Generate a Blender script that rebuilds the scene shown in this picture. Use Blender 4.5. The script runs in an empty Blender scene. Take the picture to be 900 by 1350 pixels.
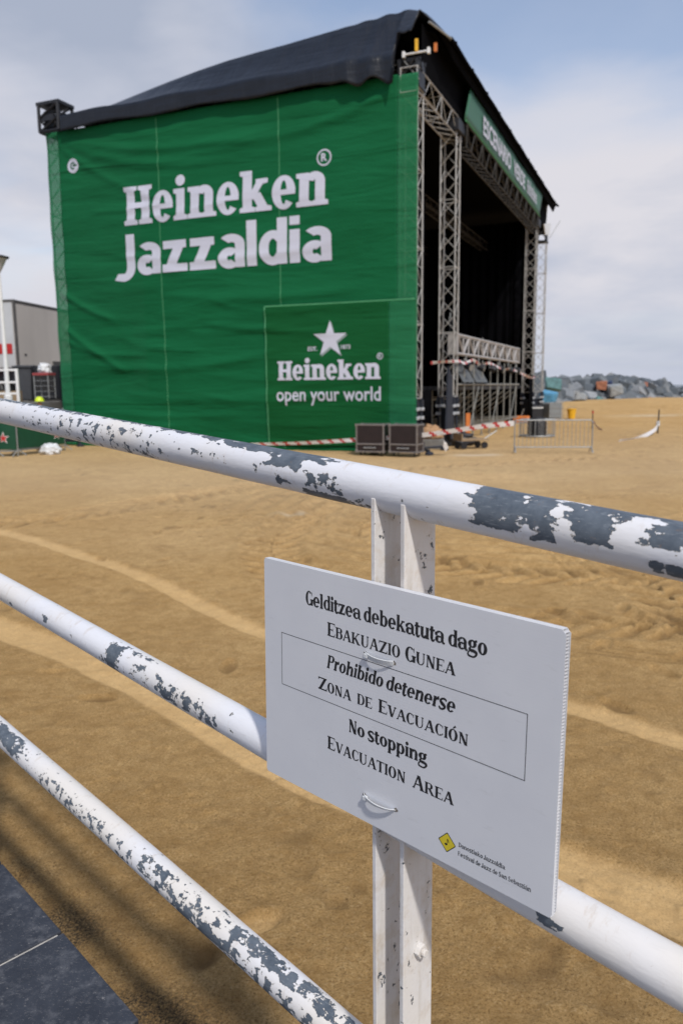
import bpy, bmesh, math, random
import numpy as np
from mathutils import Vector, Matrix, noise
random.seed(7)
SC = bpy.context.scene
COL = SC.collection
R = math.radians
PI = math.pi

# ------------------------------------------------------------------ camera numbers (image 900x1350)
FPX = 1030.0
TH = R(9.03)
RO = R(.58)
CF = Vector((0, math.cos(TH), -math.sin(TH)))
R0 = Vector((1, 0, 0))
U0 = Vector((0, math.sin(TH), math.cos(TH)))
CR = R0 * math.cos(RO) - U0 * math.sin(RO)
CU = U0 * math.cos(RO) + R0 * math.sin(RO)

# ------------------------------------------------------------------ materials
def new_mat(name):
    m = bpy.data.materials.new(name)
    m.use_nodes = True
    nt = m.node_tree
    nt.nodes.clear()
    o = nt.nodes.new('ShaderNodeOutputMaterial')
    p = nt.nodes.new('ShaderNodeBsdfPrincipled')
    nt.links.new(p.outputs[0], o.inputs[0])
    return m, nt, p, o


def node(nt, typ, **kw):
    n = nt.nodes.new('ShaderNode' + typ)
    for k, v in kw.items():
        if k.startswith('i_'):
            n.inputs[k[2:].replace('_', ' ')].default_value = v
        elif k.startswith('n_'):
            n.inputs[int(k[2:])].default_value = v
        else:
            setattr(n, k, v)
    return n


def math_n(nt, op, a, b=None, c=None, clamp=False):
    n = nt.nodes.new('ShaderNodeMath')
    n.operation = op
    n.use_clamp = clamp
    for i, v in enumerate((a, b, c)):
        if v is None:
            continue
        if isinstance(v, (int, float)):
            n.inputs[i].default_value = v
        else:
            nt.links.new(v, n.inputs[i])
    return n.outputs[0]


def coords(nt, scale=(1, 1, 1), src='Object'):
    tc = nt.nodes.new('ShaderNodeTexCoord')
    mp = nt.nodes.new('ShaderNodeMapping')
    mp.inputs['Scale'].default_value = scale
    nt.links.new(tc.outputs[src], mp.inputs[0])
    return mp.outputs[0]


def noise_n(nt, vec, scale, detail=4, rough=.55, dist=0):
    n = nt.nodes.new('ShaderNodeTexNoise')
    n.inputs['Scale'].default_value = scale
    n.inputs['Detail'].default_value = detail
    n.inputs['Roughness'].default_value = rough
    n.inputs['Distortion'].default_value = dist
    nt.links.new(vec, n.inputs['Vector'])
    return n.outputs[0]


def ramp(nt, fac, stops):
    r = nt.nodes.new('ShaderNodeValToRGB')
    e = r.color_ramp.elements
    while len(e) < len(stops):
        e.new(.5)
    for el, (p, c) in zip(e, stops):
        el.position = p
        el.color = (c[0], c[1], c[2], 1) if not isinstance(c, (int, float)) else (c, c, c, 1)
    nt.links.new(fac, r.inputs[0])
    return r.outputs[0]


def mixc(nt, fac, a, b):
    m = nt.nodes.new('ShaderNodeMix')
    m.data_type = 'RGBA'
    for s, v in ((0, fac), (6, a), (7, b)):
        if isinstance(v, (int, float)):
            m.inputs[s].default_value = v
        elif isinstance(v, tuple):
            m.inputs[s].default_value = (v[0], v[1], v[2], 1)
        else:
            nt.links.new(v, m.inputs[s])
    return m.outputs[2]


def bump(nt, h, strength=.5, dist=.01, nrm=None):
    b = nt.nodes.new('ShaderNodeBump')
    b.inputs['Strength'].default_value = strength
    b.inputs['Distance'].default_value = dist
    nt.links.new(h, b.inputs['Height'])
    if nrm is not None:
        nt.links.new(nrm, b.inputs['Normal'])
    return b.outputs[0]


def mat(name, c, rough=.6, metal=0.0, var=.15, scale=6.0, bmp=0.0, bscale=None, stretch=(1, 1, 1), trans=0.0, spec=.5):
    m, nt, p, o = new_mat(name)
    v = coords(nt, stretch)
    n = noise_n(nt, v, scale, 5, .6)
    lo = tuple(x * (1 - var) for x in c)
    hi = tuple(min(1, x * (1 + var)) for x in c)
    col = ramp(nt, n, [(.3, lo), (.7, hi)])
    nt.links.new(col, p.inputs['Base Color'])
    p.inputs['Roughness'].default_value = rough
    p.inputs['Metallic'].default_value = metal
    p.inputs['Specular IOR Level'].default_value = spec
    if bmp:
        n2 = noise_n(nt, v, bscale or scale * 4, 4, .6)
        nt.links.new(bump(nt, n2, .7, bmp), p.inputs['Normal'])
    if trans:
        t = nt.nodes.new('ShaderNodeBsdfTranslucent')
        nt.links.new(col, t.inputs[0])
        mx = nt.nodes.new('ShaderNodeMixShader')
        mx.inputs[0].default_value = trans
        nt.links.new(p.outputs[0], mx.inputs[1])
        nt.links.new(t.outputs[0], mx.inputs[2])
        nt.links.new(mx.outputs[0], o.inputs[0])
    return m

# ------------------------------------------------------------------ mesh builder
class MB:
    def __init__(s):
        s.v = []
        s.f = []
        s.mi = []

    def add(s, vs, fs, mi=0):
        k = len(s.v)
        s.v += [tuple(v) for v in vs]
        for f in fs:
            s.f.append(tuple(i + k for i in f))
            s.mi.append(mi)
        return s

    def box(s, c, d, M=None, mi=0):
        x, y, z = d[0] / 2, d[1] / 2, d[2] / 2
        vs = [Vector((a * x, b * y, e * z)) for a in (-1, 1) for b in (-1, 1) for e in (-1, 1)]
        if M is not None:
            vs = [M @ v for v in vs]
        vs = [v + Vector(c) for v in vs]
        s.add(vs, [(0, 1, 3, 2), (4, 6, 7, 5), (0, 4, 5, 1), (2, 3, 7, 6), (0, 2, 6, 4), (1, 5, 7, 3)], mi)
        return s

    def b2(s, lo, hi, mi=0):
        return s.box([(lo[i] + hi[i]) / 2 for i in range(3)], [abs(hi[i] - lo[i]) for i in range(3)], None, mi)

    def tube(s, a, b, r, n=8, r2=None, mi=0):
        return s.path([a, b], [r, r if r2 is None else r2], n, mi)

    def path(s, pts, rs, n=8, mi=0, closed=False):
        pts = [Vector(p) for p in pts]
        if not isinstance(rs, (list, tuple)):
            rs = [rs] * len(pts)
        k = len(s.v)
        m = len(pts)
        up = None
        for i, p in enumerate(pts):
            if closed:
                d = pts[(i + 1) % m] - pts[i - 1]
            elif i == 0:
                d = pts[1] - pts[0]
            elif i == m - 1:
                d = pts[-1] - pts[-2]
            else:
                d = (pts[i + 1] - p).normalized() + (p - pts[i - 1]).normalized()
            d.normalize()
            if up is None:
                up = Vector((0, 0, 1)) if abs(d.z) < .9 else Vector((1, 0, 0))
            a = d.cross(up).normalized()
            b = a.cross(d).normalized()
            up = b
            for j in range(n):
                t = 2 * PI * j / n
                s.v.append(tuple(p + (a * math.cos(t) + b * math.sin(t)) * rs[i]))
        rng = m if closed else m - 1
        for i in range(rng):
            for j in range(n):
                i2 = (i + 1) % m
                s.f.append((k + i * n + j, k + i * n + (j + 1) % n, k + i2 * n + (j + 1) % n, k + i2 * n + j))
                s.mi.append(mi)
        if not closed:
            s.f.append(tuple(k + j for j in reversed(range(n))))
            s.mi.append(mi)
            s.f.append(tuple(k + (m - 1) * n + j for j in range(n)))
            s.mi.append(mi)
        return s

    def lathe(s, c, prof, n=20, mi=0):
        k = len(s.v)
        for (r, z) in prof:
            for j in range(n):
                t = 2 * PI * j / n
                s.v.append((c[0] + r * math.cos(t), c[1] + r * math.sin(t), c[2] + z))
        for i in range(len(prof) - 1):
            for j in range(n):
                s.f.append((k + i * n + j, k + i * n + (j + 1) % n, k + (i + 1) * n + (j + 1) % n, k + (i + 1) * n + j))
                s.mi.append(mi)
        return s

    def prism(s, pts, d, mi=0):
        """pts: list of 3D points of an outline, d: extrusion vector"""
        n = len(pts)
        a = [Vector(p) for p in pts]
        b = [p + Vector(d) for p in a]
        fs = [tuple(range(n)), tuple(reversed(range(n, 2 * n)))]
        for i in range(n):
            j = (i + 1) % n
            fs.append((i, i + n, j + n, j))
        return s.add(a + b, fs, mi)

    def build(s, name, mats, parent=None, smooth=False, bevel=0, bseg=2):
        me = bpy.data.meshes.new(name)
        me.from_pydata(s.v, [], s.f)
        for m in (mats if isinstance(mats, (list, tuple)) else [mats]):
            me.materials.append(m)
        me.polygons.foreach_set('material_index', s.mi)
        bm = bmesh.new()
        bm.from_mesh(me)
        bmesh.ops.recalc_face_normals(bm, faces=bm.faces)
        bm.to_mesh(me)
        bm.free()
        if smooth:
            me.polygons.foreach_set('use_smooth', [True] * len(me.polygons))
        me.update()
        o = bpy.data.objects.new(name, me)
        COL.objects.link(o)
        if parent:
            o.parent = parent
        if bevel:
            b = o.modifiers.new('bevel', 'BEVEL')
            b.width = bevel
            b.segments = bseg
            b.limit_method = 'ANGLE'
            b.angle_limit = R(35)
        return o


def tag(o, label=None, cat=None, group=None, kind=None):
    if label:
        o['label'] = label
    if cat:
        o['category'] = cat
    if group:
        o['group'] = group
    if kind:
        o['kind'] = kind
    return o


def empty(name, loc, rz=0, label=None, cat=None, group=None):
    o = bpy.data.objects.new(name, None)
    o.empty_display_size = .2
    COL.objects.link(o)
    o.location = loc
    o.rotation_euler = (0, 0, rz)
    return tag(o, label, cat, group)


def copy_tree(o, parent=None):
    c = o.copy()
    COL.objects.link(c)
    if parent is not None:
        c.parent = parent
    for ch in [x for x in KIDS(o)]:
        copy_tree(ch, c)
    return c


def KIDS(o):
    return [x for x in bpy.data.objects if x.parent == o]

# ------------------------------------------------------------------ lettering engine: stroke-built glyphs
class Sty:
    def __init__(s, T, t, sh, se, X, c, sb=.03, cT=None):
        s.T, s.t, s.sh, s.se, s.X, s.c, s.sb = T, t, sh, se, X, c, sb
        s.cT = cT or T * 1.08


def glyph(ch, S):
    T, t, sh, se, X, c, sb = S.T, S.t, S.sh, S.se, S.X, S.c, S.sb
    D = -.30
    out = []

    def poly(*p):
        out.append([list(p)])

    def rect(x0, y0, x1, y1):
        n = max(1, int(abs(y1 - y0) / .25))
        out.append([[(x0, y0 + (y1 - y0) * i / n), (x1, y0 + (y1 - y0) * i / n), (x1, y0 + (y1 - y0) * (i + 1) / n), (x0, y0 + (y1 - y0) * (i + 1) / n)] for i in range(n)])

    def arc(cx, cy, rx, ry, a0, a1, TT=None, tt=None):
        TT = T if TT is None else TT
        tt = t if tt is None else tt
        n = max(4, int(abs(a1 - a0) / 12))
        st = []
        for i in range(n):
            q = []
            for a, kk in ((a0 + (a1 - a0) * i / n, 0), (a0 + (a1 - a0) * (i + 1) / n, 1)):
                ca, sa = math.cos(R(a)), math.sin(R(a))
                o_ = (cx + rx * ca, cy + ry * sa)
                i_ = (cx + (rx - TT) * ca, cy + (ry - tt) * sa)
                q.append((o_, i_))
            st.append([q[0][0], q[1][0], q[1][1], q[0][1]])
        out.append(st)

    def ser(x0, x1, y, up=1):
        if sh <= 0:
            return
        kk = 1.9 if sh < .08 else 1.22
        poly((x0, y), (x1, y), (x1, y + up * sh), (x1 - se * .8, y + up * sh * kk), (x0 + se * .8, y + up * sh * kk), (x0, y + up * sh))

    def stem(x, y0, y1, bot='b', top='b', w=None):
        w = T if w is None else w
        rect(x - w / 2, y0, x + w / 2, y1)
        if se > 0:
            for s_, y, up in ((bot, y0, 1), (top, y1, -1)):
                if s_ == 'b':
                    ser(x - w / 2 - se, x + w / 2 + se, y, up)
                elif s_ == 'l':
                    ser(x - w / 2 - se, x + w / 2 - .01, y, up)
                elif s_ == 'r':
                    ser(x - w / 2 + .01, x + w / 2 + se, y, up)

    def diag(x0, y0, x1, y1, w):
        n = 3
        out.append([[(x0 + (x1 - x0) * i / n - w / 2, y0 + (y1 - y0) * i / n), (x0 + (x1 - x0) * i / n + w / 2, y0 + (y1 - y0) * i / n),
                     (x0 + (x1 - x0) * (i + 1) / n + w / 2, y0 + (y1 - y0) * (i + 1) / n), (x0 + (x1 - x0) * (i + 1) / n - w / 2, y0 + (y1 - y0) * (i + 1) / n)] for i in range(n)])

    def ball(x, y, r):
        poly(*[(x + r * math.cos(2 * PI * i / 14), y + r * math.sin(2 * PI * i / 14)) for i in range(14)])

    def path(pts, ws):
        P = [Vector((p[0], p[1])) for p in pts]
        # Catmull subdivision
        Q, W = [], []
        for i in range(len(P) - 1):
            p0 = P[max(0, i - 1)]; p1 = P[i]; p2 = P[i + 1]; p3 = P[min(len(P) - 1, i + 2)]
            for k in range(5):
                u = k / 5
                Q.append(.5 * ((2 * p1) + (p2 - p0) * u + (2 * p0 - 5 * p1 + 4 * p2 - p3) * u * u + (3 * p1 - p0 - 3 * p2 + p3) * u ** 3))
                W.append(ws[i] + (ws[i + 1] - ws[i]) * u)
        Q.append(P[-1]); W.append(ws[-1])
        L, Rr = [], []
        for i in range(len(Q)):
            d = (Q[min(i + 1, len(Q) - 1)] - Q[max(i - 1, 0)]).normalized()
            nn = Vector((-d.y, d.x)) * W[i] / 2
            L.append(Q[i] + nn); Rr.append(Q[i] - nn)
        out.append([[tuple(Rr[i]), tuple(Rr[i + 1]), tuple(L[i + 1]), tuple(L[i])] for i in range(len(Q) - 1)])

    cT = S.cT
    ro = (c + 2 * cT) / 2           # round letter half width
    x1 = sb + se + T / 2            # first stem
    x2 = x1 + T + c                 # second stem
    o_ = .015 if se else .02
    tilt = 0
    base_ch = {'á': 'a', 'Ó': 'O'}.get(ch, ch)
    g = base_ch
    adv = None
    if g == 'a':
        xs = sb + c + cT + T / 2
        hb = X * .60
        rect(xs - T / 2, 0 if not se else .06, xs + T / 2, X - ro * .55)
        r2 = (xs + T / 2 - sb) / 2 * .98
        arc(xs + T / 2 - r2, X - ro * .62, r2, ro * .62 + o_, 0, 150 if se else 140, T, t)
        if se:
            ball(xs + T / 2 - r2 * 1.80, X - .20, T * .48)
        rb = (xs + .01 - sb) / 2
        arc(xs - T / 2 + T * .5 - rb * .98 + .01, hb / 2 - .005, rb, hb / 2 + o_, 40, 320, cT, t)
        if se:
            path([(xs, .10), (xs + T * .5 + .02, .02), (xs + T / 2 + se + .05, .08)], [T * .6, t * 1.3, t * .7])
        adv = xs + T / 2 + (se + .03 if se else sb)
    elif g in 'bp':
        if g == 'b':
            stem(x1, 0, 1.02, '', 'l')
        else:
            stem(x1, D, X, 'b', 'l')
        rb = (c + T + cT) / 2
        arc(x1 - T / 2 + rb, X / 2, rb, X / 2 + o_, -140, 140, cT, t)
        adv = x1 - T / 2 + 2 * rb + sb
    elif g in 'dq':
        rb = (c + T + cT) / 2
        arc(sb + rb, X / 2, rb, X / 2 + o_, 40, 320, cT, t)
        stem(sb + 2 * rb - T / 2, 0, 1.02, 'r' if se else '', 'l')
        adv = sb + 2 * rb + (se if se else sb)
    elif g == 'c':
        arc(sb + ro, X / 2, ro, X / 2 + o_, 55, 310, cT, t)
        if se:
            ball(sb + ro * 1.62, X - .19, T * .46)
        adv = sb + 2 * ro - .02
    elif g == 'e':
        arc(sb + ro, X / 2, ro, X / 2 + o_, 0 if sh < .08 else 5, 318, cT, t)
        yb = X * .5
        rect(sb + cT * .7, yb - t * .5, sb + 2 * ro - .006, yb + t * .5)
        adv = sb + 2 * ro + sb
    elif g == 'f':
        stem(x1, 0, X, 'b' if se else '', '')
        arc(x1 - T / 2 + .21, .80, .21, .23, 70, 180, T, t)
        rect(x1 - T / 2, X, x1 + T / 2, .82)
        rect(x1 - T / 2 - .08, X - t * 1.3, x1 + T / 2 + .12, X)
        adv = x1 + T / 2 + .12
    elif g == 'g':
        rr = ro * .92
        arc(sb + rr, X * .68, rr, X * .32 + o_, 0, 360, cT, t)
        path([(sb + rr * 1.6, X - .04), (sb + rr * 2 + .04, X - .02)], [t * 1.6, T * .5])
        path([(sb + rr * .7, X * .38), (sb + rr * .35, X * .22), (sb + rr * .8, X * .12), (sb + rr * 1.5, X * .10), (sb + rr * 2.05, -.03), (sb + rr * 1.6, -.24), (sb + rr * .9, -.28), (sb + rr * .15, -.22), (sb + rr * .1, -.08), (sb + rr * .45, X * .08)],
             [t, t * 1.6, T * .8, T * .85, T * .8, t * 1.3, t * 1.2, t * 1.6, t * 1.2, t])
        adv = sb + 2 * rr + .07
    elif g in 'hnm':
        stem(x1, 0, 1.02 if g == 'h' else X, 'b' if se else '', 'l')
        r_ = (c + T * 1.25) / 2
        arc(x2 + T / 2 - r_ - T * .12, X - r_ * .95, r_ + T * .12, r_ * .95 + o_, 0, 165, T, t * 1.5)
        stem(x2, 0, X - r_ * .9, 'b' if se else '', '')
        adv = x2 + T / 2 + se + sb
    elif g in 'i':
        stem(x1, 0, X, 'b' if se else '', 'l')
        if se:
            ball(x1, X + .21, T * .56)
        else:
            rect(x1 - T / 2, X + .10, x1 + T / 2, X + .10 + T * .8)
        adv = x1 + T / 2 + se + sb
    elif g == 'l':
        stem(x1, 0, 1.02, 'b' if se else '', 'l')
        adv = x1 + T / 2 + se + sb
    elif g == 'k':
        stem(x1, 0, 1.02, 'b' if se else '', 'l')
        diag(x1 + T * .35, X * .38, x2 - .02, X - .01, t * 1.7)
        diag(x1 + T * .9, X * .58, x2 + .07, 0, T * 1.08)
        ser(x2 - T * .7 - se * .2, x2 + T * .75 + se * .7, 0, 1)
        ser(x2 - T * .75, x2 + T * .45 + se * .3, X, -1)
        adv = x2 + T / 2 + se + sb + .03
    elif g == 'o':
        arc(sb + ro, X / 2, ro, X / 2 + o_, 0, 360, cT, t)
        adv = 2 * ro + 2 * sb
    elif g == 'r':
        stem(x1, 0, X, 'b', 'l')
        path([(x1 + T * .3, X * .62), (x1 + T * .9, X - .06), (x1 + T * 1.35, X - t * .4)], [t, t * 1.6, t * 2])
        ball(x1 + T / 2 + c * .62, X - T * .42, T * .46)
        adv = x1 + T / 2 + c * .62 + T * .42 + .02
    elif g == 's':
        w = c + 2 * cT * .82
        path([(sb + w * .92, X - .13), (sb + w * .72, X - .01), (sb + w * .38, X - .02), (sb + w * .13, X * .78), (sb + w * .35, X * .56), (sb + w * .68, X * .40), (sb + w * .86, X * .22), (sb + w * .6, .015), (sb + w * .25, .02), (sb + w * .06, .15)],
             [t * 1.3, t * 1.5, t * 1.6, T * .75, T * .95, T * .95, T * .75, t * 1.6, t * 1.5, t * 1.3])
        adv = w + 2 * sb
    elif g == 't':
        rect(x1 - T / 2, .12, x1 + T / 2, X + .16)
        poly((x1 - T / 2 - .10, X - t * 1.4), (x1 + T / 2 + .14, X - t * 1.4), (x1 + T / 2 + .14, X), (x1 - T / 2 - .06, X))
        path([(x1, .16), (x1 + .05, .03), (x1 + T * .7, .02), (x1 + T / 2 + .16, .12)], [T * .95, T * .7, t * 1.6, t * .8])
        adv = x1 + T / 2 + .16
    elif g == 'u':
        stem(x1, .2, X, '', 'l')
        r_ = (c + T * 1.25) / 2
        arc(x1 - T / 2 + r_ + T * .12, r_ * .95, r_ + T * .12, r_ * .95 + o_, 180, 345, T, t * 1.5)
        stem(x2, 0, X, 'r', 'l')
        adv = x2 + T / 2 + se + sb
    elif g == 'v':
        w = c + 2.1 * T
        diag(sb + T * .6, X, sb + w * .52, 0, T * 1.05)
        diag(sb + w - T * .25, X, sb + w * .56, 0, t * 1.4)
        ser(sb - .02, sb + T * 1.3, X, -1)
        ser(sb + w - T * .65, sb + w + .06, X, -1)
        adv = w + 2 * sb
    elif g in 'zZ':
        h = X if g == 'z' else 1.0
        w = (c + 2 * T) * (1 if g == 'z' else 1.25)
        tz = t * 1.35 if se else t
        diag(sb + (T * .62 if se else T * .7), 0.0, sb + w - (T * .62 if se else T * .7), h, T * 1.15)
        rect(sb + .02, h - tz, sb + w - .03, h)
        rect(sb, 0, sb + w, tz)
        if se:
            poly((sb + .01, h - tz - .12), (sb + .05, h - tz - .12), (sb + .10, h - tz + .01), (sb + .01, h))
            poly((sb + w - .03, tz + .16), (sb + w, tz + .16), (sb + w, tz - .01), (sb + w - .10, tz - .01))
        adv = w + 2 * sb
    elif g == 'J':
        if se:
            stem(sb + T * 1.6 + se, .2, 1, '', 'b')
            arc(sb + T * 2.1 + se - .30, .2, .30, .26, 180, 360, T, t)
            ball(sb + T * .75 + .0, .16, T * .5)
            adv = sb + T * 2.1 + 2 * se + sb
        else:
            rect(sb + .30, .2, sb + .30 + T, .98)
            arc(sb + .30 + T - .34, .2, .34, .34, 270, 360, T, t)
            poly((sb + .30 + T - .34 - .02, -.14), (sb + .30 + T - .34 + .05, -.14), (sb + .30 + T - .34 + .05, -.14 + t), (sb + .30 + T - .50, -.14 + t * 1.05), (sb + .30 + T - .60, -.10))
            adv = sb + .30 + T + sb
    else:
        cc = c * 1.28
        y2 = x1 + T + cc
        if g == 'H':
            stem(x1, 0, 1); stem(y2, 0, 1); rect(x1, .5 - t * .6, y2, .5 + t * .6)
            adv = y2 + T / 2 + se + sb
        elif g == 'A':
            w = cc + 2.2 * T
            xa = sb + se + w * .5
            diag(sb + se * .6 + t, 0, xa, 1, t * 1.4); diag(sb + se * .6 + w - T * .2, 0, xa + .02, 1.0, T * 1.08)
            rect(sb + w * .28, .30, sb + w * .8, .30 + t * 1.1)
            ser(sb, sb + t + 2 * se, 0); ser(sb + w - T * .9, sb + w + T * .45 + se, 0)
            adv = w + T * .4 + se * 1.2 + sb
        elif g == 'V':
            w = cc + 2.2 * T
            diag(sb + T * .75, 1, sb + w * .54, 0, T * 1.08); diag(sb + w - .02, 1, sb + w * .58, 0, t * 1.4)
            ser(sb - .03, sb + T * 1.6, 1, -1); ser(sb + w - .14, sb + w + .10, 1, -1)
            adv = w + .08 + sb
        elif g in 'BPR':
            stem(x1, 0, 1)
            rw = T / 2 + cc * .82 + T
            h_ = .54 if g == 'B' else .48
            arc(x1 + rw - .30, h_ + (1 - h_) / 2, .30, (1 - h_) / 2, -90, 90, T, t)
            rect(x1, 1 - t, x1 + rw - .29, 1); rect(x1, h_, x1 + rw - .29, h_ + t)
            if g == 'B':
                arc(x1 + rw - .27, h_ / 2 + t / 2, .31, h_ / 2 + t / 2, -90, 90, T * 1.05, t)
                rect(x1, 0, x1 + rw - .26, t)
            if g == 'R':
                diag(x1 + rw * .45, h_ + .03, x1 + rw + .03, 0, T * 1.1)
                ser(x1 + rw - T * .6, x1 + rw + T * .55 + se, 0)
            adv = x1 + rw + (sb if g != 'R' else T * .55 + se)
        elif g == 'D':
            stem(x1, 0, 1)
            rw = T / 2 + cc + T
            arc(x1 + rw - .42, .5, .42, .5, -90, 90, T, t)
            rect(x1, 1 - t, x1 + rw - .41, 1); rect(x1, 0, x1 + rw - .41, t)
            adv = x1 + rw + sb
        elif g in 'EF':
            stem(x1, 0, 1)
            rw = T / 2 + cc * .9 + T * .7
            rect(x1, 1 - t, x1 + rw, 1)
            rect(x1, .5 - t / 2, x1 + rw * .68, .5 + t / 2)
            poly((x1 + rw - .08, 1), (x1 + rw, 1), (x1 + rw, .78), (x1 + rw - .03, .78))
            poly((x1 + rw * .68 - .03, .38), (x1 + rw * .68, .38), (x1 + rw * .68, .62), (x1 + rw * .68 - .03, .62))
            if g == 'E':
                rect(x1, 0, x1 + rw, t)
                poly((x1 + rw - .10, 0), (x1 + rw, 0), (x1 + rw + .03, .25), (x1 + rw, .25))
            adv = x1 + rw + sb + .02
        elif g in 'CG':
            rw = (cc + 2.1 * T) / 2
            arc(sb + rw, .5, rw, .52, 48, 312, T * 1.05, t)
            poly((sb + rw * 1.78, .98), (sb + rw * 1.84, .98), (sb + rw * 1.84, .66), (sb + rw * 1.78, .66), (sb + rw * 1.6, .86))
            if g == 'G':
                stem(sb + rw * 1.78, .02, .46, '', 'b')
            else:
                path([(sb + rw * 1.62, .10), (sb + rw * 1.88, .27)], [t * 1.2, t])
            adv = sb + rw * 2 + (se * .5 if g == 'G' else 0) + sb
        elif g == 'O':
            rw = (cc + 2.3 * T) / 2
            arc(sb + rw, .5, rw, .52, 0, 360, T * 1.08, t)
            adv = 2 * rw + 2 * sb
        elif g == 'I':
            stem(x1, 0, 1)
            adv = x1 + T / 2 + se + sb
        elif g == 'K':
            stem(x1, 0, 1)
            diag(x1 + T * .4, .38, y2 + .05, 1, t * 1.5); diag(x1 + T, .56, y2 + T * .4, 0, T * 1.1)
            ser(y2 - T * .4 - .02, y2 + T + se * .6, 0); ser(y2 - .12, y2 + .18, 1, -1)
            adv = y2 + T + se * .5 + sb
        elif g == 'N':
            stem(x1 - .02, 0, 1, 'b', 'l', t * 1.3); stem(y2 + .02, 0, 1, '', 'b', t * 1.3)
            diag(x1, 1, y2 - T * .1, 0, T * 1.15)
            adv = y2 + T / 2 + se + sb
        elif g == 'S':
            w = cc + 2 * T * .8
            path([(sb + w * .90, .78), (sb + w * .72, .96), (sb + w * .42, .97), (sb + w * .14, .78), (sb + w * .30, .60), (sb + w * .70, .42), (sb + w * .86, .22), (sb + w * .58, .02), (sb + w * .28, .03), (sb + w * .05, .24)],
                 [t * 1.2, t * 1.4, t * 1.5, T * .75, T * .95, T, T * .75, t * 1.5, t * 1.4, t * 1.2])
            adv = w + 2 * sb
        elif g == 'T':
            w = cc + 2.1 * T
            stem(sb + w / 2, 0, 1, 'b', '')
            rect(sb, 1 - t * 1.2, sb + w, 1)
            poly((sb, 1), (sb + .10, 1), (sb + .03, .76), (sb, .76)); poly((sb + w, 1), (sb + w - .10, 1), (sb + w - .03, .76), (sb + w, .76))
            adv = w + 2 * sb
        elif g == 'U':
            stem(x1, .3, 1, '', 'b'); stem(y2 + .02, .3, 1, '', 'b', t * 1.3)
            rw = (y2 + .02 + t * .65 - x1 + T / 2) / 2
            arc(x1 - T / 2 + rw, .32, rw, .34, 180, 360, t * 1.4, t)
            arc(x1 - T / 2 + rw, .32, rw, .34, 180, 235, T, t * 1.2)
            adv = y2 + T / 2 + se + sb
        elif g == 'w':
            w = c * 2 + 3.2 * T
            for a_, b_, yy, zz, ww in ((.10, .30, X, 0, T), (.50, .32, X, 0, t * 1.6), (.50, .70, X, 0, T), (.92, .72, X, 0, t * 1.6)):
                diag(sb + w * a_, yy, sb + w * b_, zz, ww)
            adv = w + 2 * sb
        else:
            raise KeyError(ch)
    if ch == 'á':
        path([(sb + ro * .9, X + .10), (sb + ro * 1.4, X + .32)], [t, T * .8])
    if ch == 'Ó':
        path([(sb + ro * 1.1, 1.08), (sb + ro * 1.7, 1.30)], [t, T * .8])
    return out, adv


def layout(tokens, S, x0, x1, base, cap, shear=0, space=.27, track=0.0):
    """tokens: string or list of (char, scale). Returns strokes = lists of 2D polygons"""
    toks = [(c, 1.0) for c in tokens] if isinstance(tokens, str) else tokens
    pen = 0
    strokes = []
    first = None
    for ch, s in toks:
        if ch == ' ':
            pen += space
            continue
        st, adv = glyph(ch, S)
        for k in st:
            strokes.append([[((p[0] * s + pen + shear * p[1] * s), p[1] * s) for p in q] for q in k])
        pen += adv * s + track
    xs = [p[0] for k in strokes for q in k for p in q]
    a, b = min(xs), max(xs)
    return [[[(x0 + (p[0] - a) / (b - a) * (x1 - x0), base + p[1] * cap) for p in q] for q in k] for k in strokes]


def caps(text, small):
    out = []
    prev = ' '
    for ch in text:
        out.append((ch, 1.0 if (prev == ' ') else small))
        prev = ch
    return out


def text_obj(name, strokes, mapf, dz, material, parent, fine=0):
    """mapf(x, y, depth) -> 3D point. each stroke sits dz further out than the last of its neighbours"""
    if not fine:
        b = MB()
        for i, k in enumerate(strokes):
            d = dz * (1 + i % 9)
            for q in k:
                b.add([mapf(p[0], p[1], d) for p in q], [tuple(range(len(q)))])
        return b.build(name, material, parent)
    vs, fs = [], []
    for i, k in enumerate(strokes):
        for q in k:
            n = len(vs)
            vs += [(p[0], p[1], dz * (1 + i % 9)) for p in q]
            fs.append(tuple(range(n, n + len(q))))
    return fine_flat(name, vs, fs, mapf, material, parent, fine)


def fine_flat(name, vs, fs, mapf, material, parent, L=.10):
    """flat outline cut into small faces, then laid on the cloth by mapf"""
    bm = bmesh.new()
    bv = [bm.verts.new(v) for v in vs]
    for f in fs:
        try:
            bm.faces.new([bv[i] for i in f])
        except ValueError:
            pass
    bmesh.ops.triangulate(bm, faces=[f for f in bm.faces if len(f.verts) > 4])
    for _ in range(4):
        es = [e for e in bm.edges if e.calc_length() > L]
        if not es:
            break
        bmesh.ops.subdivide_edges(bm, edges=es, cuts=1, use_grid_fill=True)
        bmesh.ops.triangulate(bm, faces=[f for f in bm.faces if len(f.verts) > 4])
    for v in bm.verts:
        v.co = mapf(v.co.x, v.co.y, v.co.z)
    me = bpy.data.meshes.new(name)
    bm.to_mesh(me); bm.free()
    me.materials.append(material)
    me.polygons.foreach_set('use_smooth', [True] * len(me.polygons))
    o = bpy.data.objects.new(name, me)
    COL.objects.link(o)
    o.parent = parent
    return o


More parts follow.
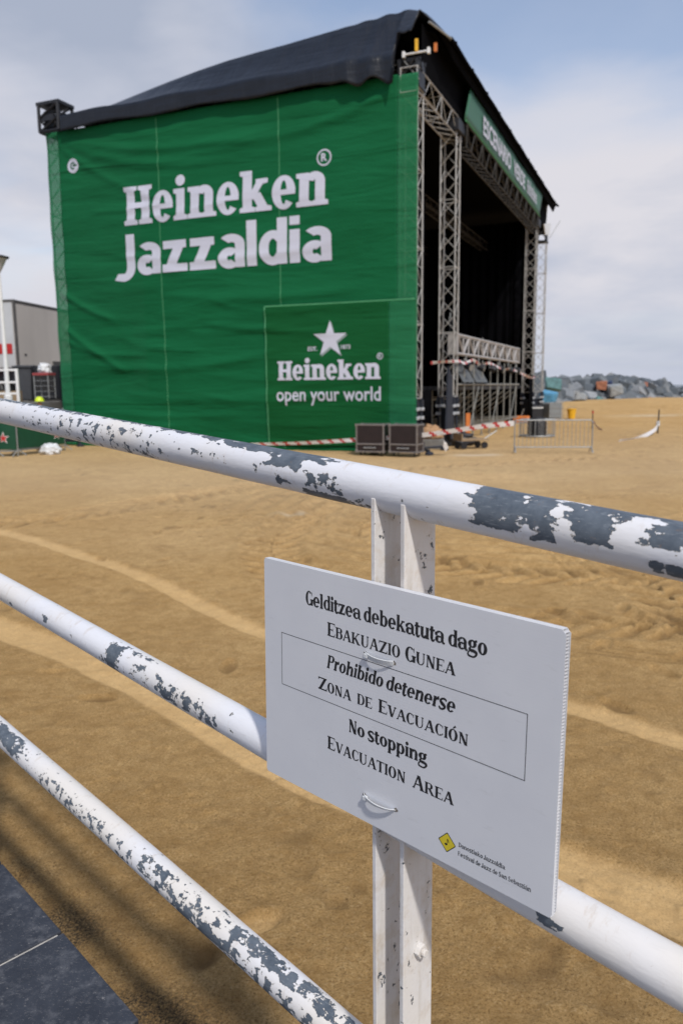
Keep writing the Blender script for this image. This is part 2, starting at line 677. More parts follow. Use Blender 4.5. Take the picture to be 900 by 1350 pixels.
def font_polys(body, x0, x1, base, cap, bold=.0, shear=0):
    """outline of the built-in font -> mesh polygons scaled to a box"""
    c = bpy.data.curves.new('lettering_source', 'FONT')
    c.body = body
    c.offset = bold
    c.resolution_u = 3
    c.shear = shear
    o = bpy.data.objects.new('lettering_source', c)
    COL.objects.link(o)
    bpy.context.view_layer.update()
    me = bpy.data.meshes.new_from_object(o.evaluated_get(bpy.context.evaluated_depsgraph_get()))
    bpy.data.objects.remove(o)
    vs = [v.co.copy() for v in me.vertices]
    fs = [tuple(p.vertices) for p in me.polygons]
    bpy.data.meshes.remove(me)
    xa, xb = min(v.x for v in vs), max(v.x for v in vs)
    k = cap / .695
    return [(x0 + (v.x - xa) / (xb - xa) * (x1 - x0), base + v.y * k) for v in vs], fs


# ------------------------------------------------------------------ numpy value noise
def _hash(ix, iy, seed):
    h = (ix.astype(np.int64) * 374761393 + iy.astype(np.int64) * 668265263 + seed * 1442695041) & 0x7fffffff
    h = ((h ^ (h >> 13)) * 1274126177) & 0x7fffffff
    h = h ^ (h >> 16)
    return (h & 0xffff) / 65535.0


def vnoise(x, y, seed=0):
    ix, iy = np.floor(x), np.floor(y)
    fx, fy = x - ix, y - iy
    fx = fx * fx * fx * (fx * (fx * 6 - 15) + 10)
    fy = fy * fy * fy * (fy * (fy * 6 - 15) + 10)
    a = _hash(ix, iy, seed); b = _hash(ix + 1, iy, seed)
    c = _hash(ix, iy + 1, seed); d = _hash(ix + 1, iy + 1, seed)
    return (a + (b - a) * fx) * (1 - fy) + (c + (d - c) * fx) * fy - .5


def fbm(x, y, o=4, seed=0, g=.5):
    s = 0; a = 1
    for i in range(o):
        s = s + a * vnoise(x * 2 ** i + 17.3 * i, y * 2 ** i - 9.1 * i, seed + i)
        a *= g
    return s


def seg_dist(x, y, pts):
    """distance to a polyline and arc length of the nearest point (vectorised), side signed"""
    best = np.full(x.shape, 1e9); al = np.zeros(x.shape); sd = np.zeros(x.shape)
    L = 0
    for (ax, ay), (bx, by) in zip(pts[:-1], pts[1:]):
        dx, dy = bx - ax, by - ay
        l2 = dx * dx + dy * dy
        t = np.clip(((x - ax) * dx + (y - ay) * dy) / l2, 0, 1)
        px, py = ax + t * dx, ay + t * dy
        d = np.hypot(x - px, y - py)
        m = d < best
        best = np.where(m, d, best)
        al = np.where(m, L + t * math.sqrt(l2), al)
        sd = np.where(m, np.sign((x - ax) * dy - (y - ay) * dx), sd)
        L += math.sqrt(l2)
    return best, al, sd


def smooth_poly(pts, k=8):
    out = []
    for i in range(len(pts) - 1):
        p0 = pts[max(0, i - 1)]; p1 = pts[i]; p2 = pts[i + 1]; p3 = pts[min(len(pts) - 1, i + 2)]
        for j in range(k):
            u = j / k
            out.append(tuple(.5 * (2 * p1[a] + (p2[a] - p0[a]) * u + (2 * p0[a] - 5 * p1[a] + 4 * p2[a] - p3[a]) * u * u + (3 * p1[a] - p0[a] - 3 * p2[a] + p3[a]) * u ** 3) for a in (0, 1)))
    out.append(pts[-1])
    return out

# frames ------------------------------------------------------------
RC = Vector((0.06874, 1.17153, 0))          # board centre on plan; eye height is z = 0
RT = Vector((.714597, -.699536, 0)).normalized()
RN = Vector((-RT.y, RT.x, 0))
RZ = math.atan2(RT.y, RT.x)
SO = Vector((2.30777, 24.04658, -2.0))      # near corner of the stage on the sand
SZ = R(-22.57)
SX = Vector((math.cos(SZ), math.sin(SZ), 0))
SY = Vector((-SX.y, SX.x, 0))


def sg(x, y, h=0):
    return SO + SX * x + SY * y + Vector((0, 0, h))

# ------------------------------------------------------------------ common materials
M = {}
M['truss'] = mat('aluminium_truss', (.44, .43, .41), .45, .25, .12, 3)
M['black_cloth'] = mat('black_cloth', (.0028, .0028, .0038), .95, 0, .3, 2, spec=.04)
M['black_metal'] = mat('black_metal', (.012, .013, .017), .5, 0, .3, 8)
M['dark_navy'] = mat('navy_sleeve', (.012, .016, .028), .7, 0, .3, 4)
M['galv'] = mat('galvanised_steel', (.30, .31, .31), .5, .4, .15, 9)
M['white_letter'] = mat('white_print', (.66, .68, .76), .6, 0, .04, 2)
M['clamp'] = mat('pale_clamp', (.50, .52, .55), .5, .2, .1, 5)
M['yellow'] = mat('yellow_plastic', (.75, .42, .02), .5, 0, .1, 5)
M['orange'] = mat('orange_plastic', (.55, .16, .03), .6, 0, .2, 5)
M['wood'] = mat('weathered_wood', (.28, .20, .12), .8, 0, .25, 8, .004)
M['red'] = mat('red_paint', (.45, .02, .02), .5, 0, .1, 5)
M['white_paint'] = mat('white_paint', (.72, .73, .73), .5, 0, .06, 4)
M['tape_w'] = mat('white_tape', (.78, .76, .75), .45, 0, .05, 5, trans=.25)
M['tape_r'] = mat('red_tape', (.55, .035, .04), .45, 0, .08, 5, trans=.2)
M['white_cloth'] = mat('white_plastic_sheet', (.62, .64, .66), .5, 0, .1, 8, .01, 12)

# ------------------------------------------------------------------ sand
TR1 = smooth_poly([(-14, 17), (-9, 13.9), (-4.95, 11.15), (-3.3, 9.5), (-2.02, 8.09), (-.68, 6.37), (.35, 5.45), (1.43, 4.69), (1.93, 4.19), (3.6, 2.9), (6.5, .9)], 4)
TR2 = smooth_poly([(-10, 11.5), (-6, 8.7), (-2.96, 6.51), (-1.31, 5.08), (-.46, 4.15), (.25, 3.5), (.91, 3.03), (1.32, 2.77), (3.0, 1.6), (6.0, 0)], 4)
TR3 = smooth_poly([(-9.5, 9.5), (-5.6, 11.6), (-4.05, 13.0), (-1.9, 16.25), (.2, 18.6), (3.2, 20.5), (8, 22.3)], 5)
TR4 = smooth_poly([(-.2, 13.5), (-.9, 10.5), (-.55, 8.2), (.6, 6.9), (2.6, 6.3), (5.2, 6.1), (9, 6.6)], 5)
TR5 = smooth_poly([(1.8, 15), (.5, 12), (.3, 10), (1.2, 8.6), (3.2, 7.9), (6.5, 8.0), (11, 9)], 5)
TR6 = smooth_poly([(12, 16), (6.5, 12.5), (3.8, 9.6), (3.1, 7.2), (3.4, 4.8), (4.6, 2.6)], 5)
TR7 = smooth_poly([(9, 20.5), (11, 17), (15, 14.8), (22, 14.5)], 5)


THIN = [(smooth_poly([(-7, 9), (-3.6, 10.2), (-1.6, 12.0), (-.4, 15), (.2, 19)], 4), .16),
        (smooth_poly([(-2.4, 14), (-.6, 9.6), (.1, 7.4), (1.7, 5.9), (4, 5.2), (8, 5.4)], 4), .13),
        (smooth_poly([(9, 18), (5.2, 14.5), (3.2, 11.5), (2.6, 8.5), (3.0, 5.5), (4.2, 3.2)], 4), .18),
        (smooth_poly([(14, 20), (9, 15.5), (6.2, 11.4), (6, 8)], 4), .2),
        (smooth_poly([(-8, 19), (-4, 17.5), (0, 18.8), (4, 19), (9, 16)], 4), .22),
        (smooth_poly([(8, 24), (13, 22.5), (18, 24), (24, 30)], 4), .25)]


def sand_h(x, y):
    near = np.clip(1.6 - np.hypot(x, y) / 22, .25, 1)
    h = -2.0 + .05 * fbm(x * .16, y * .16, 3, 5) * 1.6
    h = h + .022 * fbm(x * .7, y * .7, 3, 11)
    rough = .55 + .9 * np.clip(fbm(x * .35 + 3, y * .35, 2, 31) + .25, 0, 1)
    h = h + .010 * np.clip(fbm(x * 7 + 1, y * 7, 3, 72, .6) - .12, 0, .6) * near * 1.6
    h = h + rough * near * (.010 * fbm(x * 3.1, y * 3.1, 4, 21, .6) + .006 * fbm(x * 14, y * 14, 3, 22, .6))
    comp = np.zeros(x.shape)
    hollow_shade = np.zeros(x.shape)  # mask for shade painted into grooves, footprints and pits
    # smooth flattened wheel paths
    for pts, w, dep in ((TR1, .105, .014), (TR2, .17, .016)):
        d, al, sd = seg_dist(x, y, pts)
        d = d + .02 * fbm(x * 4, y * 4, 2, 3)
        m = 1 / (1 + np.exp(np.clip((d - w) / .012, -30, 30)))
        rim = np.exp(-((d - w - .05) / .045) ** 2)
        h = h - dep * m + .007 * rim * (1 + fbm(x * 8, y * 8, 2, 7))
        h = h - .0016 * m * np.cos(d / w * 14)
        comp = np.maximum(comp, m)
    # tread bands with cleats
    for pts, w, per, amp in ((TR3, .55, .42, .030), (TR4, .36, .30, .030), (TR5, .36, .30, .026), (TR6, .40, .33, .030), (TR7, .6, .5, .03)):
        for off in (0,) if w > .5 else (0,):
            d, al, sd = seg_dist(x, y, pts)
            d2 = d + .05 * fbm(x * 2.3, y * 2.3, 2, 13)
            m = 1 / (1 + np.exp(np.clip((d2 - w) / .03, -30, 30)))
            ph = (al + sd * 0 + d * .8 * np.where(sd > 0, 1, 1)) / per * 2 * PI
            cle = np.clip(np.sin(ph + np.where(sd > 0, 0, PI)) * 1.6, -1, 1)
            fade = np.clip(.55 + 1.5 * fbm(x * .6, y * .6, 2, 41), .1, 1)
            h = h + m * fade * amp * 1.0 * cle * (1 - (np.minimum(d, w) / w) ** 4 * .3) - m * .012
            hollow_shade = np.maximum(hollow_shade, m * fade * np.clip(.30 - .75 * cle, 0, 1))
            h = h + .018 * np.exp(-((d2 - w - .08) / .07) ** 2)
    # thin tyre lines crossing the middle distance
    for pts, sep in THIN:
        d, al, sd = seg_dist(x, y, pts)
        for o_ in (-sep, -sep * .4, sep * .4, sep):
            ln = np.exp(-((d * sd - o_ + .015 * fbm(x * 2, y * 2, 2, 4)) / .022) ** 2) * np.clip(.5 + 2.2 * fbm(al * .7, al * 0 + sep * 31, 2, 14), 0, 1)
            h = h - .013 * ln
            hollow_shade = np.maximum(hollow_shade, .75 * ln)
            h = h + .008 * np.exp(-((d * sd - o_ - .05) / .03) ** 2)
    # faint concentric scrape marks of a turning vehicle
    rr = np.hypot(x - 3.2, y - 13.2)
    mk = np.exp(-((rr - 4.1) / 1.2) ** 2) * (x < 4.2)
    wv = np.sin(rr * 2 * PI / .38 + 2 * fbm(x * .8, y * .8, 2, 8))
    h = h + mk * .020 * wv
    hollow_shade = np.maximum(hollow_shade, mk * .5 * np.clip(-wv, 0, 1) * np.clip(.4 + 2 * fbm(x * 1.2, y * 1.2, 2, 81), 0, 1))
    # footprints
    rng = np.random.RandomState(4)
    FP = [(-.36, 2.70, .5), (-.95, 2.35, 1.0), (-1.45, 2.95, .9), (-.55, 4.6, .4)]
    for k in range(210):
        a = rng.uniform(-.52, .62); r = rng.uniform(4.5, 20)
        if a > -.12 or rng.rand() < .2:
            FP.append((r * math.sin(a), r * math.cos(a), rng.uniform(0, PI)))
    for k in range(40):
        t = k / 40
        FP.append((1.2 + 3.4 * t + rng.uniform(-.3, .3), 6.6 - 1.4 * t + rng.uniform(-.9, .9), rng.uniform(0, PI)))
    for (fx, fy, fa) in FP:
        dx, dy = x - fx, y - fy
        sel = (dx * dx + dy * dy) < .16
        if not sel.any():
            continue
        u = (dx * math.cos(fa) + dy * math.sin(fa))[sel] / .125
        v = (-dx * math.sin(fa) + dy * math.cos(fa))[sel] / .055
        q = np.sqrt(u * u + v * v)
        h[sel] += -.024 / (1 + np.exp(np.clip((q - 1) / .10, -30, 30))) + .005 * np.exp(-((q - 1.35) / .25) ** 2)
        if fy > 3:
            hollow_shade[sel] = np.maximum(hollow_shade[sel], .8 / (1 + np.exp(np.clip((q - .9) / .12, -30, 30))))
        if r and (fx, fy) in ((-.36, 2.70), (-.95, 2.35)):
            comp[sel] = np.maximum(comp[sel], .7 / (1 + np.exp(np.clip((q - 1) / .10, -30, 30))))
    # pits and clods
    cl = np.clip(fbm(x * 5.5 + 7, y * 5.5, 2, 77) - .30, 0, 1)
    rg = np.clip(fbm(x * .5 - 4, y * .5 + 2, 2, 55) + .12, 0, .6)
    h = h - cl * rg * (.13 + .16 * np.clip((x - .8) / 1.5, 0, 1) * np.clip((y - 4) / 2, 0, 1)) * near
    h = h + np.clip(fbm(x * 9, y * 9, 2, 78) - .40, 0, 1) * .045 * near
    # mound towards the breakwater, falling to the sea
    h = h + .62 * np.exp(-(((x - 28) / 15) ** 2 + ((y - 70) / 12) ** 2))
    h = h + .16 * np.clip((y - 24) / 50, 0, 1) * np.clip(x / 10, 0, 1) * (1 + fbm(x * .2, y * .2, 2, 91))
    far = np.clip((np.hypot(x, y) - 118) / 30, 0, 1) * (y > 0)
    h = h - far * 5
    # pale powdery patches
    pa = np.exp(-(((x - 4.1) / .85) ** 2 + ((y - 23.2) / .35) ** 2)) * 1.3
    pa = np.maximum(pa, np.exp(-(((x - 20) / 2.2) ** 2 + ((y - 50) / 1.0) ** 2)))
    pa = np.maximum(pa, .8 * np.exp(-(((x + .9) / .4) ** 2 + ((y - 12.3) / .15) ** 2)))
    pale = np.clip(pa * (.6 + 1.2 * (fbm(x * 3, y * 3, 3, 66) + .3)), 0, 1)
    pale = np.maximum(pale, .30 * np.clip((y - 9 + 3 * fbm(x * .3, y * .3, 3, 61)) / 8, 0, 1) * np.clip((40 - y) / 20, 0, 1))
    # darker, speckled bands of sand along the foot of the pavement wall
    nd = (x - RC.x) * RN.x + (y - RC.y) * RN.y
    sd_ = (x - RC.x) * RT.x + (y - RC.y) * RT.y
    dk = np.exp(-((nd - .30 - .05 * fbm(sd_ * 2, nd * 2, 2, 9)) / .17) ** 2) * np.clip(.5 + 1.1 * fbm(x * 2.6, y * 2.6, 4, 19, .6) + .25 * np.clip(sd_ + 2, 0, 2), 0, 1)
    dk = np.maximum(dk, .55 * np.exp(-((nd - .62) / .22) ** 2) * np.clip(fbm(x * 2.1 + 5, y * 2.1, 4, 29, .6) + .05 + .22 * (sd_ + .6), 0, 1))
    pit = np.clip(fbm(x * 5.5 + 7, y * 5.5, 2, 77) - .22, 0, 1) * np.clip(fbm(x * .5 - 4, y * .5 + 2, 2, 55) + .22, 0, .7) * 5
    hollow_shade = np.clip(np.maximum(hollow_shade, pit) * (.7 + fbm(x * 4, y * 4, 3, 88)), 0, 1)
    return h, comp, pale, np.clip(dk, 0, 1), hollow_shade


def build_sand():
    az = np.concatenate([np.linspace(-180, -36, 40)[:-1], np.linspace(-36, 36, 660), np.linspace(36, 180, 40)[1:]])
    r = [.35]
    while r[-1] < 1.6:
        r.append(r[-1] * 1.04)
    while r[-1] < 30:
        r.append(r[-1] * 1.0034)
    while r[-1] < 160:
        r.append(r[-1] * 1.012)
    r = np.array(r)
    A, RR = np.meshgrid(np.radians(az), r)
    X = RR * np.sin(A); Y = RR * np.cos(A)
    h, comp, pale, dk, hollow_shade = sand_h(X, Y)
    nr, na = X.shape
    co = np.stack([X, Y, h], -1).reshape(-1, 3).astype(np.float32)
    i = np.arange(nr - 1)[:, None] * na + np.arange(na - 1)[None, :]
    f = np.stack([i, i + na, i + na + 1, i + 1], -1).reshape(-1, 4).astype(np.int32)
    me = bpy.data.meshes.new('sand')
    me.vertices.add(len(co)); me.vertices.foreach_set('co', co.ravel())
    me.loops.add(f.size); me.loops.foreach_set('vertex_index', f.ravel())
    me.polygons.add(len(f))
    me.polygons.foreach_set('loop_start', np.arange(0, f.size, 4, dtype=np.int32))
    me.polygons.foreach_set('loop_total', np.full(len(f), 4, dtype=np.int32))
    me.polygons.foreach_set('use_smooth', np.ones(len(f), dtype=bool))
    for nm, a in (('compact', comp), ('pale', pale), ('wall_foot_dark', dk), ('hollow_shade', hollow_shade)):
        at = me.attributes.new(nm, 'FLOAT', 'POINT')
        at.data.foreach_set('value', a.ravel().astype(np.float32))
    me.update(); me.validate()
    o = bpy.data.objects.new('sand', me)
    COL.objects.link(o)
    tag(o, kind='structure')
    m, nt, p, out = new_mat('beach_sand')
    v = coords(nt)
    big = noise_n(nt, v, .35, 4, .6)
    mid = noise_n(nt, v, 2.3, 5, .65)
    grain = noise_n(nt, v, 95, 6, .85)
    speck = noise_n(nt, v, 60, 5, .75)
    c1 = ramp(nt, big, [(.3, (.52, .325, .128)), (.7, (.65, .432, .192))])
    c2 = mixc(nt, ramp(nt, mid, [(.40, 0.0), (.68, .42)]), c1, (.37, .212, .070))
    c3 = mixc(nt, ramp(nt, grain, [(.36, .95), (.49, 0.0)]), c2, (.14, .075, .027))
    c3 = mixc(nt, ramp(nt, grain, [(.54, 0.0), (.68, .6)]), c3, (.85, .66, .40))
    c3 = mixc(nt, ramp(nt, speck, [(.60, 0.0), (.70, .75)]), c3, (.10, .06, .03))
    def attr(n):
        a = nt.nodes.new('ShaderNodeAttribute'); a.attribute_name = n
        return a.outputs['Fac']
    comp_ = attr('compact')
    mot = noise_n(nt, v, 8.5, 6, .68, .3)
    c3 = mixc(nt, ramp(nt, mot, [(.44, 0.0), (.66, .50)]), c3, (.31, .178, .060))
    mot2 = noise_n(nt, v, 28, 5, .7)
    c3 = mixc(nt, ramp(nt, mot2, [(.52, 0.0), (.70, .38)]), c3, (.25, .145, .052))
    c3 = mixc(nt, math_n(nt, 'MULTIPLY', attr('hollow_shade'), .80), c3, (.21, .125, .050))  # darkens the hollows in colour, as frontal sun shades them little
    c4 = mixc(nt, math_n(nt, 'MULTIPLY', comp_, .42), c3, (.60, .415, .205))
    c5 = mixc(nt, math_n(nt, 'MULTIPLY', attr('pale'), .7), c4, (.60, .51, .38))
    mn = math_n(nt, 'MULTIPLY', attr('wall_foot_dark'), 1.0)
    spk = math_n(nt, 'ADD', math_n(nt, 'MULTIPLY', noise_n(nt, v, 120, 3, .7), 1.2), -.35)
    mm = math_n(nt, 'MULTIPLY', mn, spk, clamp=True)
    mm = math_n(nt, 'MULTIPLY', mm, 2.6, clamp=True)
    c6 = mixc(nt, mm, c5, (.050, .040, .030))
    nt.links.new(c6, p.inputs['Base Color'])
    p.inputs['Roughness'].default_value = .95
    p.inputs['Specular IOR Level'].default_value = .15
    hh = math_n(nt, 'ADD', math_n(nt, 'MULTIPLY', grain, 1.0), math_n(nt, 'MULTIPLY', noise_n(nt, v, 30, 4, .6), .7))
    inv = math_n(nt, 'MULTIPLY_ADD', comp_, -.7, 1.0)
    hh = math_n(nt, 'MULTIPLY', hh, inv)
    nt.links.new(bump(nt, hh, 1.0, .017), p.inputs['Normal'])
    me.materials.append(m)


build_sand()

# sea ----------------------------------------------------------------
m, nt, p, out = new_mat('sea_water')
v = coords(nt)
p.inputs['Base Color'].default_value = (.03, .06, .085, 1)
p.inputs['Roughness'].default_value = .25
nt.links.new(bump(nt, noise_n(nt, v, .6, 5, .6), .6, .3), p.inputs['Normal'])
b = MB()
b.add([(-9000, 60, -4.2), (9000, 60, -4.2), (9000, 12000, -4.2), (-9000, 12000, -4.2)], [(0, 1, 2, 3)])
b.build('sea', m)['kind'] = 'structure'

# ------------------------------------------------------------------ pavement (ramp) and promenade
def rp(s, n, z):
    return RC + RT * s + RN * n + Vector((0, 0, z))


def pav_z(s):
    return -1.665 - .078 * s


m, nt, p, out = new_mat('slate_paving')
v = coords(nt)
n1 = noise_n(nt, v, 7, 6, .65); n2 = noise_n(nt, v, 60, 5, .7); n3 = noise_n(nt, v, 22, 5, .75)
c = ramp(nt, n1, [(.3, (.014, .018, .028)), (.7, (.034, .040, .054))])
c = mixc(nt, ramp(nt, n3, [(.50, 0.0), (.72, .55)]), c, (.13, .135, .15))
c = mixc(nt, ramp(nt, noise_n(nt, v, 3.2, 5, .7), [(.56, 0.0), (.74, .35)]), c, (.24, .18, .11))
c = mixc(nt, ramp(nt, noise_n(nt, coords(nt, (1, 3, 1)), 90, 4, .75), [(.60, 0.0), (.70, .6)]), c, (.30, .29, .28))
c = mixc(nt, ramp(nt, n2, [(.62, 0.0), (.72, .6)]), c, (.26, .25, .25))
nt.links.new(c, p.inputs['Base Color'])
p.inputs['Roughness'].default_value = .62
nt.links.new(bump(nt, math_n(nt, 'ADD', n1, math_n(nt, 'MULTIPLY', n2, .35)), .55, .006), p.inputs['Normal'])
M['slate'] = m
M['grout'] = mat('pale_grout', (.42, .40, .37), .9, 0, .2, 30, .003)
M['wall_stone'] = mat('wall_concrete', (.17, .165, .155), .85, 0, .2, 5, .01)
# body below the slabs
b = MB()
for s0, s1 in ((-14.0, 5.0),):
    vs = [rp(s0, .0, pav_z(s0) - .006), rp(s1, .0, pav_z(s1) - .006), rp(s1, -7, pav_z(s1) - .006), rp(s0, -7, pav_z(s0) - .006)]
    vs2 = [Vector((q.x, q.y, -2.9)) for q in vs]
    b.add(vs + vs2, [(0, 1, 2, 3), (7, 6, 5, 4), (0, 4, 5, 1), (1, 5, 6, 2), (2, 6, 7, 3), (3, 7, 4, 0)])
b.build('pavement_bed', M['grout'])['kind'] = 'structure'
b = MB()
rr = random.Random(3)
# slabs: rows across, joints perpendicular to the kerb line
tile_w = .42
k0 = -1.27
nmin = int((-13.6 - k0) / tile_w); nmax = int((4.6 - k0) / tile_w)
for k in range(nmin, nmax):
    for row in range(8):
        off = 0 if row % 2 == 0 else .21
        sa = k0 + k * tile_w + .0055 + off; sb_ = k0 + (k + 1) * tile_w - .0055 + off
        na = .014 - row * .80; nb = na - .788
        dz = rr.uniform(-.002, .002)
        vs = []
        for zz in (0, -.028):
            vs += [rp(sa, na, pav_z(sa) + zz + dz), rp(sb_, na, pav_z(sb_) + zz + dz), rp(sb_, nb, pav_z(sb_) + zz + dz), rp(sa, nb, pav_z(sa) + zz + dz)]
        b.add(vs, [(0, 1, 2, 3), (7, 6, 5, 4), (0, 4, 5, 1), (1, 5, 6, 2), (2, 6, 7, 3), (3, 7, 4, 0)])
o = b.build('pavement', M['slate'], bevel=.004)
o['kind'] = 'structure'
# far promenade: raised terrace at the left
b = MB()
pr = [(-11.6, 11.2), (-13.6, 25.9), (-10.75, 27.2), (-10.9, 33), (-7.5, 41), (6, 62), (-20, 95), (-90, 95), (-90, -10), (-15, 5)]
b.prism([(x, y, -.42) for x, y in pr], (0, 0, -3))
b.build('promenade', M['wall_stone'])['kind'] = 'structure'

# ------------------------------------------------------------------ near railing
def paint_mat(nm='flaking_white_paint', warm=0.0):
    m, nt, p, out = new_mat(nm)
    v = coords(nt)
    vb = coords(nt, (1, 1, 1))
    a = nt.nodes.new('ShaderNodeAttribute'); a.attribute_name = 'wear'
    n1 = noise_n(nt, v, 42, 5, .52, .35)
    n2 = noise_n(nt, v, 210, 3, .6)
    n3 = noise_n(nt, coords(nt, (.6, 1, 1)), 120, 4, .65, .3)
    nmix = math_n(nt, 'ADD', math_n(nt, 'MULTIPLY', n1, .66), math_n(nt, 'MULTIPLY', n3, .42))
    nmix = math_n(nt, 'SUBTRACT', nmix, .035)
    sm = math_n(nt, 'ADD', math_n(nt, 'ADD', nmix, math_n(nt, 'MULTIPLY', n2, .08)), a.outputs['Fac'])
    mask = math_n(nt, 'MULTIPLY', math_n(nt, 'SUBTRACT', sm, 1.045), 90, clamp=True)
    edge = math_n(nt, 'MULTIPLY', math_n(nt, 'SUBTRACT', sm, 1.025), 40, clamp=True)
    # whites: cream coat, bluish overpaint, faint rust
    big = noise_n(nt, v, 2.0, 3, .5)
    w = ramp(nt, big, [(.40, (.70, .67, .63)), (.56, (.69, .70, .74))])
    ru = noise_n(nt, coords(nt, (3, 1, 1)), 16, 5, .7)
    w = mixc(nt, ramp(nt, ru, [(.59 - .09 * warm, 0.0), (.76 - .04 * warm, .45 + .25 * warm)]), w, (.42, .31, .20))
    if warm:
        w = mixc(nt, .38 * warm, w, (.70, .65, .57))
        vs_ = noise_n(nt, coords(nt, (1, 1, .12)), 40, 4, .6)
        w = mixc(nt, ramp(nt, vs_, [(.52, 0.0), (.75, .45)]), w, (.42, .37, .30))
    ds = noise_n(nt, coords(nt, (.18, 1, 1)), 190, 3, .6)
    w = mixc(nt, ramp(nt, ds, [(.55, 0.0), (.85, .22)]), w, (.45, .44, .42))
    u = noise_n(nt, v, 30, 5, .7)
    sc = noise_n(nt, coords(nt, (.25, 1, 1)), 240, 3, .7)
    und = ramp(nt, u, [(.3, (.055, .072, .095)), (.7, (.130, .155, .185))])
    und = mixc(nt, ramp(nt, sc, [(.56, 0.0), (.72, .55)]), und, (.27, .30, .33))
    und = mixc(nt, ramp(nt, noise_n(nt, v, 75, 4, .7), [(.62, 0.0), (.72, .5)]), und, (.20, .13, .08))
    c = mixc(nt, edge, w, (.46, .43, .38))
    c = mixc(nt, mask, c, und)
    nt.links.new(c, p.inputs['Base Color'])
    rgh = math_n(nt, 'MULTIPLY_ADD', mask, .10, .40)
    nt.links.new(rgh, p.inputs['Roughness'])
    hb = math_n(nt, 'ADD', math_n(nt, 'MULTIPLY', mask, -1.0), math_n(nt, 'MULTIPLY', noise_n(nt, coords(nt, (.35, 1, 1)), 95, 4, .6), .45))
    nt.links.new(bump(nt, hb, .9, .0018), p.inputs['Normal'])
    return m


M['flake'] = paint_mat()
M['flake_warm'] = paint_mat('stained_cream_paint', 1.0)
RAD = .0353
NR = .052
rails = [  # z at s=0, slope, patches (s0, s1, phi0, phi1, wear level, the middle rail's last one shade), base wear
    (-.1660, -.0735, [(-1.55, -1.15, -20, 24, .58), (-1.22, -.95, -20, 26, .56), (-1.3, -.6, 40, 150, .455), (-.95, -.60, -20, 16, .58), (-.76, -.71, 92, 108, .55), (-.66, -.42, -25, 24, .60), (-.44, -.17, -25, 38, .70), (-.30, -.20, 20, 72, .60),
                      (-.53, -.43, 70, 92, .50), (-.275, -.235, 98, 122, .66), (-.335, -.32, 80, 100, .60), (-.22, -.07, 124, 178, .62), (-.20, -.12, 66, 116, .55),
                      (.140, .220, -30, 112, .68), (.215, .262, -30, 86, .66), (.238, .272, 60, 118, .64), (.268, .355, -30, 60, .61), (.296, .345, 10, 100, .66), (.35, .46, -30, 22, .66), (.395, .46, 10, 80, .64), (.398, .46, 112, 140, .66)], .315, 0),
    (-.7160, -.0760, [(-1.255, -1.235, 70, 95, .60), (-1.48, -1.46, 95, 110, .58), (-1.05, -1.03, 75, 92, .48), (-.925, -.868, 15, 140, .66), (-.90, -.74, -5, 22, .54), (-.96, -.93, 70, 130, .50), (-.84, -.70, 30, 130, .44), (-.72, -.46, 45, 125, .535), (.268, .294, 86, 112, .70), (-.05, .24, 140, 185, .60)], .30, 0),  # last patch paints the bluish shade under this pipe as bare undercoat
    (-1.2320, -.0795, [(-1.80, -1.50, -5, 85, .60), (-1.55, -.30, 132, 190, .62), (-1.45, -.80, 40, 112, .475), (-.85, -.5, 10, 90, .50), (-.75, -.42, 60, 125, .55), (-.55, -.1, -20, 40, .55), (-.42, -.1, 60, 150, .52)], .35, 0),
]


def wear_noise(x, y, seed):
    return noise.noise(Vector((x, y, seed)))


railing = empty('railing', rp(0, 0, 0), RZ, 'weathered white three-bar pipe railing with flaking paint beside the slate paving', 'railing')
for ri, (z0, sl, patches, base, _) in enumerate(rails):
    SA, SB = -9.0, 3.2
    ss = np.concatenate([np.linspace(SA, -2.2, 60)[:-1], np.linspace(-2.2, .7, 520), np.linspace(.7, SB, 30)[1:]])
    nphi = 56
    vs = []; wr = []
    for i, s_ in enumerate(ss):
        for j in range(nphi):
            ph = 2 * PI * j / nphi
            wob = .0004 * wear_noise(s_ * 9, ph, ri)
            rad = RAD + wob
            # slope-following circle; phi 0 = top, 90 = towards the camera side (-n)
            vs.append((s_, NR - rad * math.sin(ph), z0 + sl * s_ + rad * math.cos(ph) + .0015 * wear_noise(s_ * 1.3, 0, 40 + ri)))
            deg = math.degrees(ph)
            if deg > 200:
                deg -= 360
            w_ = base + .08 * wear_noise(s_ * 2.2, deg / 60, 9 + ri)
            if s_ < -2 or s_ > .75:
                w_ += .10
            for (a0, a1, p0, p1, st) in patches:
                es = min(s_ - a0, a1 - s_) / max(.012, (a1 - a0) * .16)
                ep = min(deg - p0, p1 - deg) / 9
                e = min(es, ep) + 1.2 * wear_noise(s_ * 38, deg / 13, 3 + ri)
                k = 1 / (1 + math.exp(-max(-20, min(20, e * 2.2))))
                w_ = max(w_, base + (st - base) * k)
            wr.append(w_)
    n_ = len(ss)
    fs = [(i * nphi + j, i * nphi + (j + 1) % nphi, (i + 1) * nphi + (j + 1) % nphi, (i + 1) * nphi + j) for i in range(n_ - 1) for j in range(nphi)]
    fs += [tuple(range(nphi)), tuple((n_ - 1) * nphi + j for j in reversed(range(nphi)))]
    b = MB(); b.add(vs, fs)
    o = b.build('rail', M['flake'], railing, smooth=True)
    at = o.data.attributes.new('wear', 'FLOAT', 'POINT')
    at.data.foreach_set('value', wr)
tag(KIDS(railing)[0])

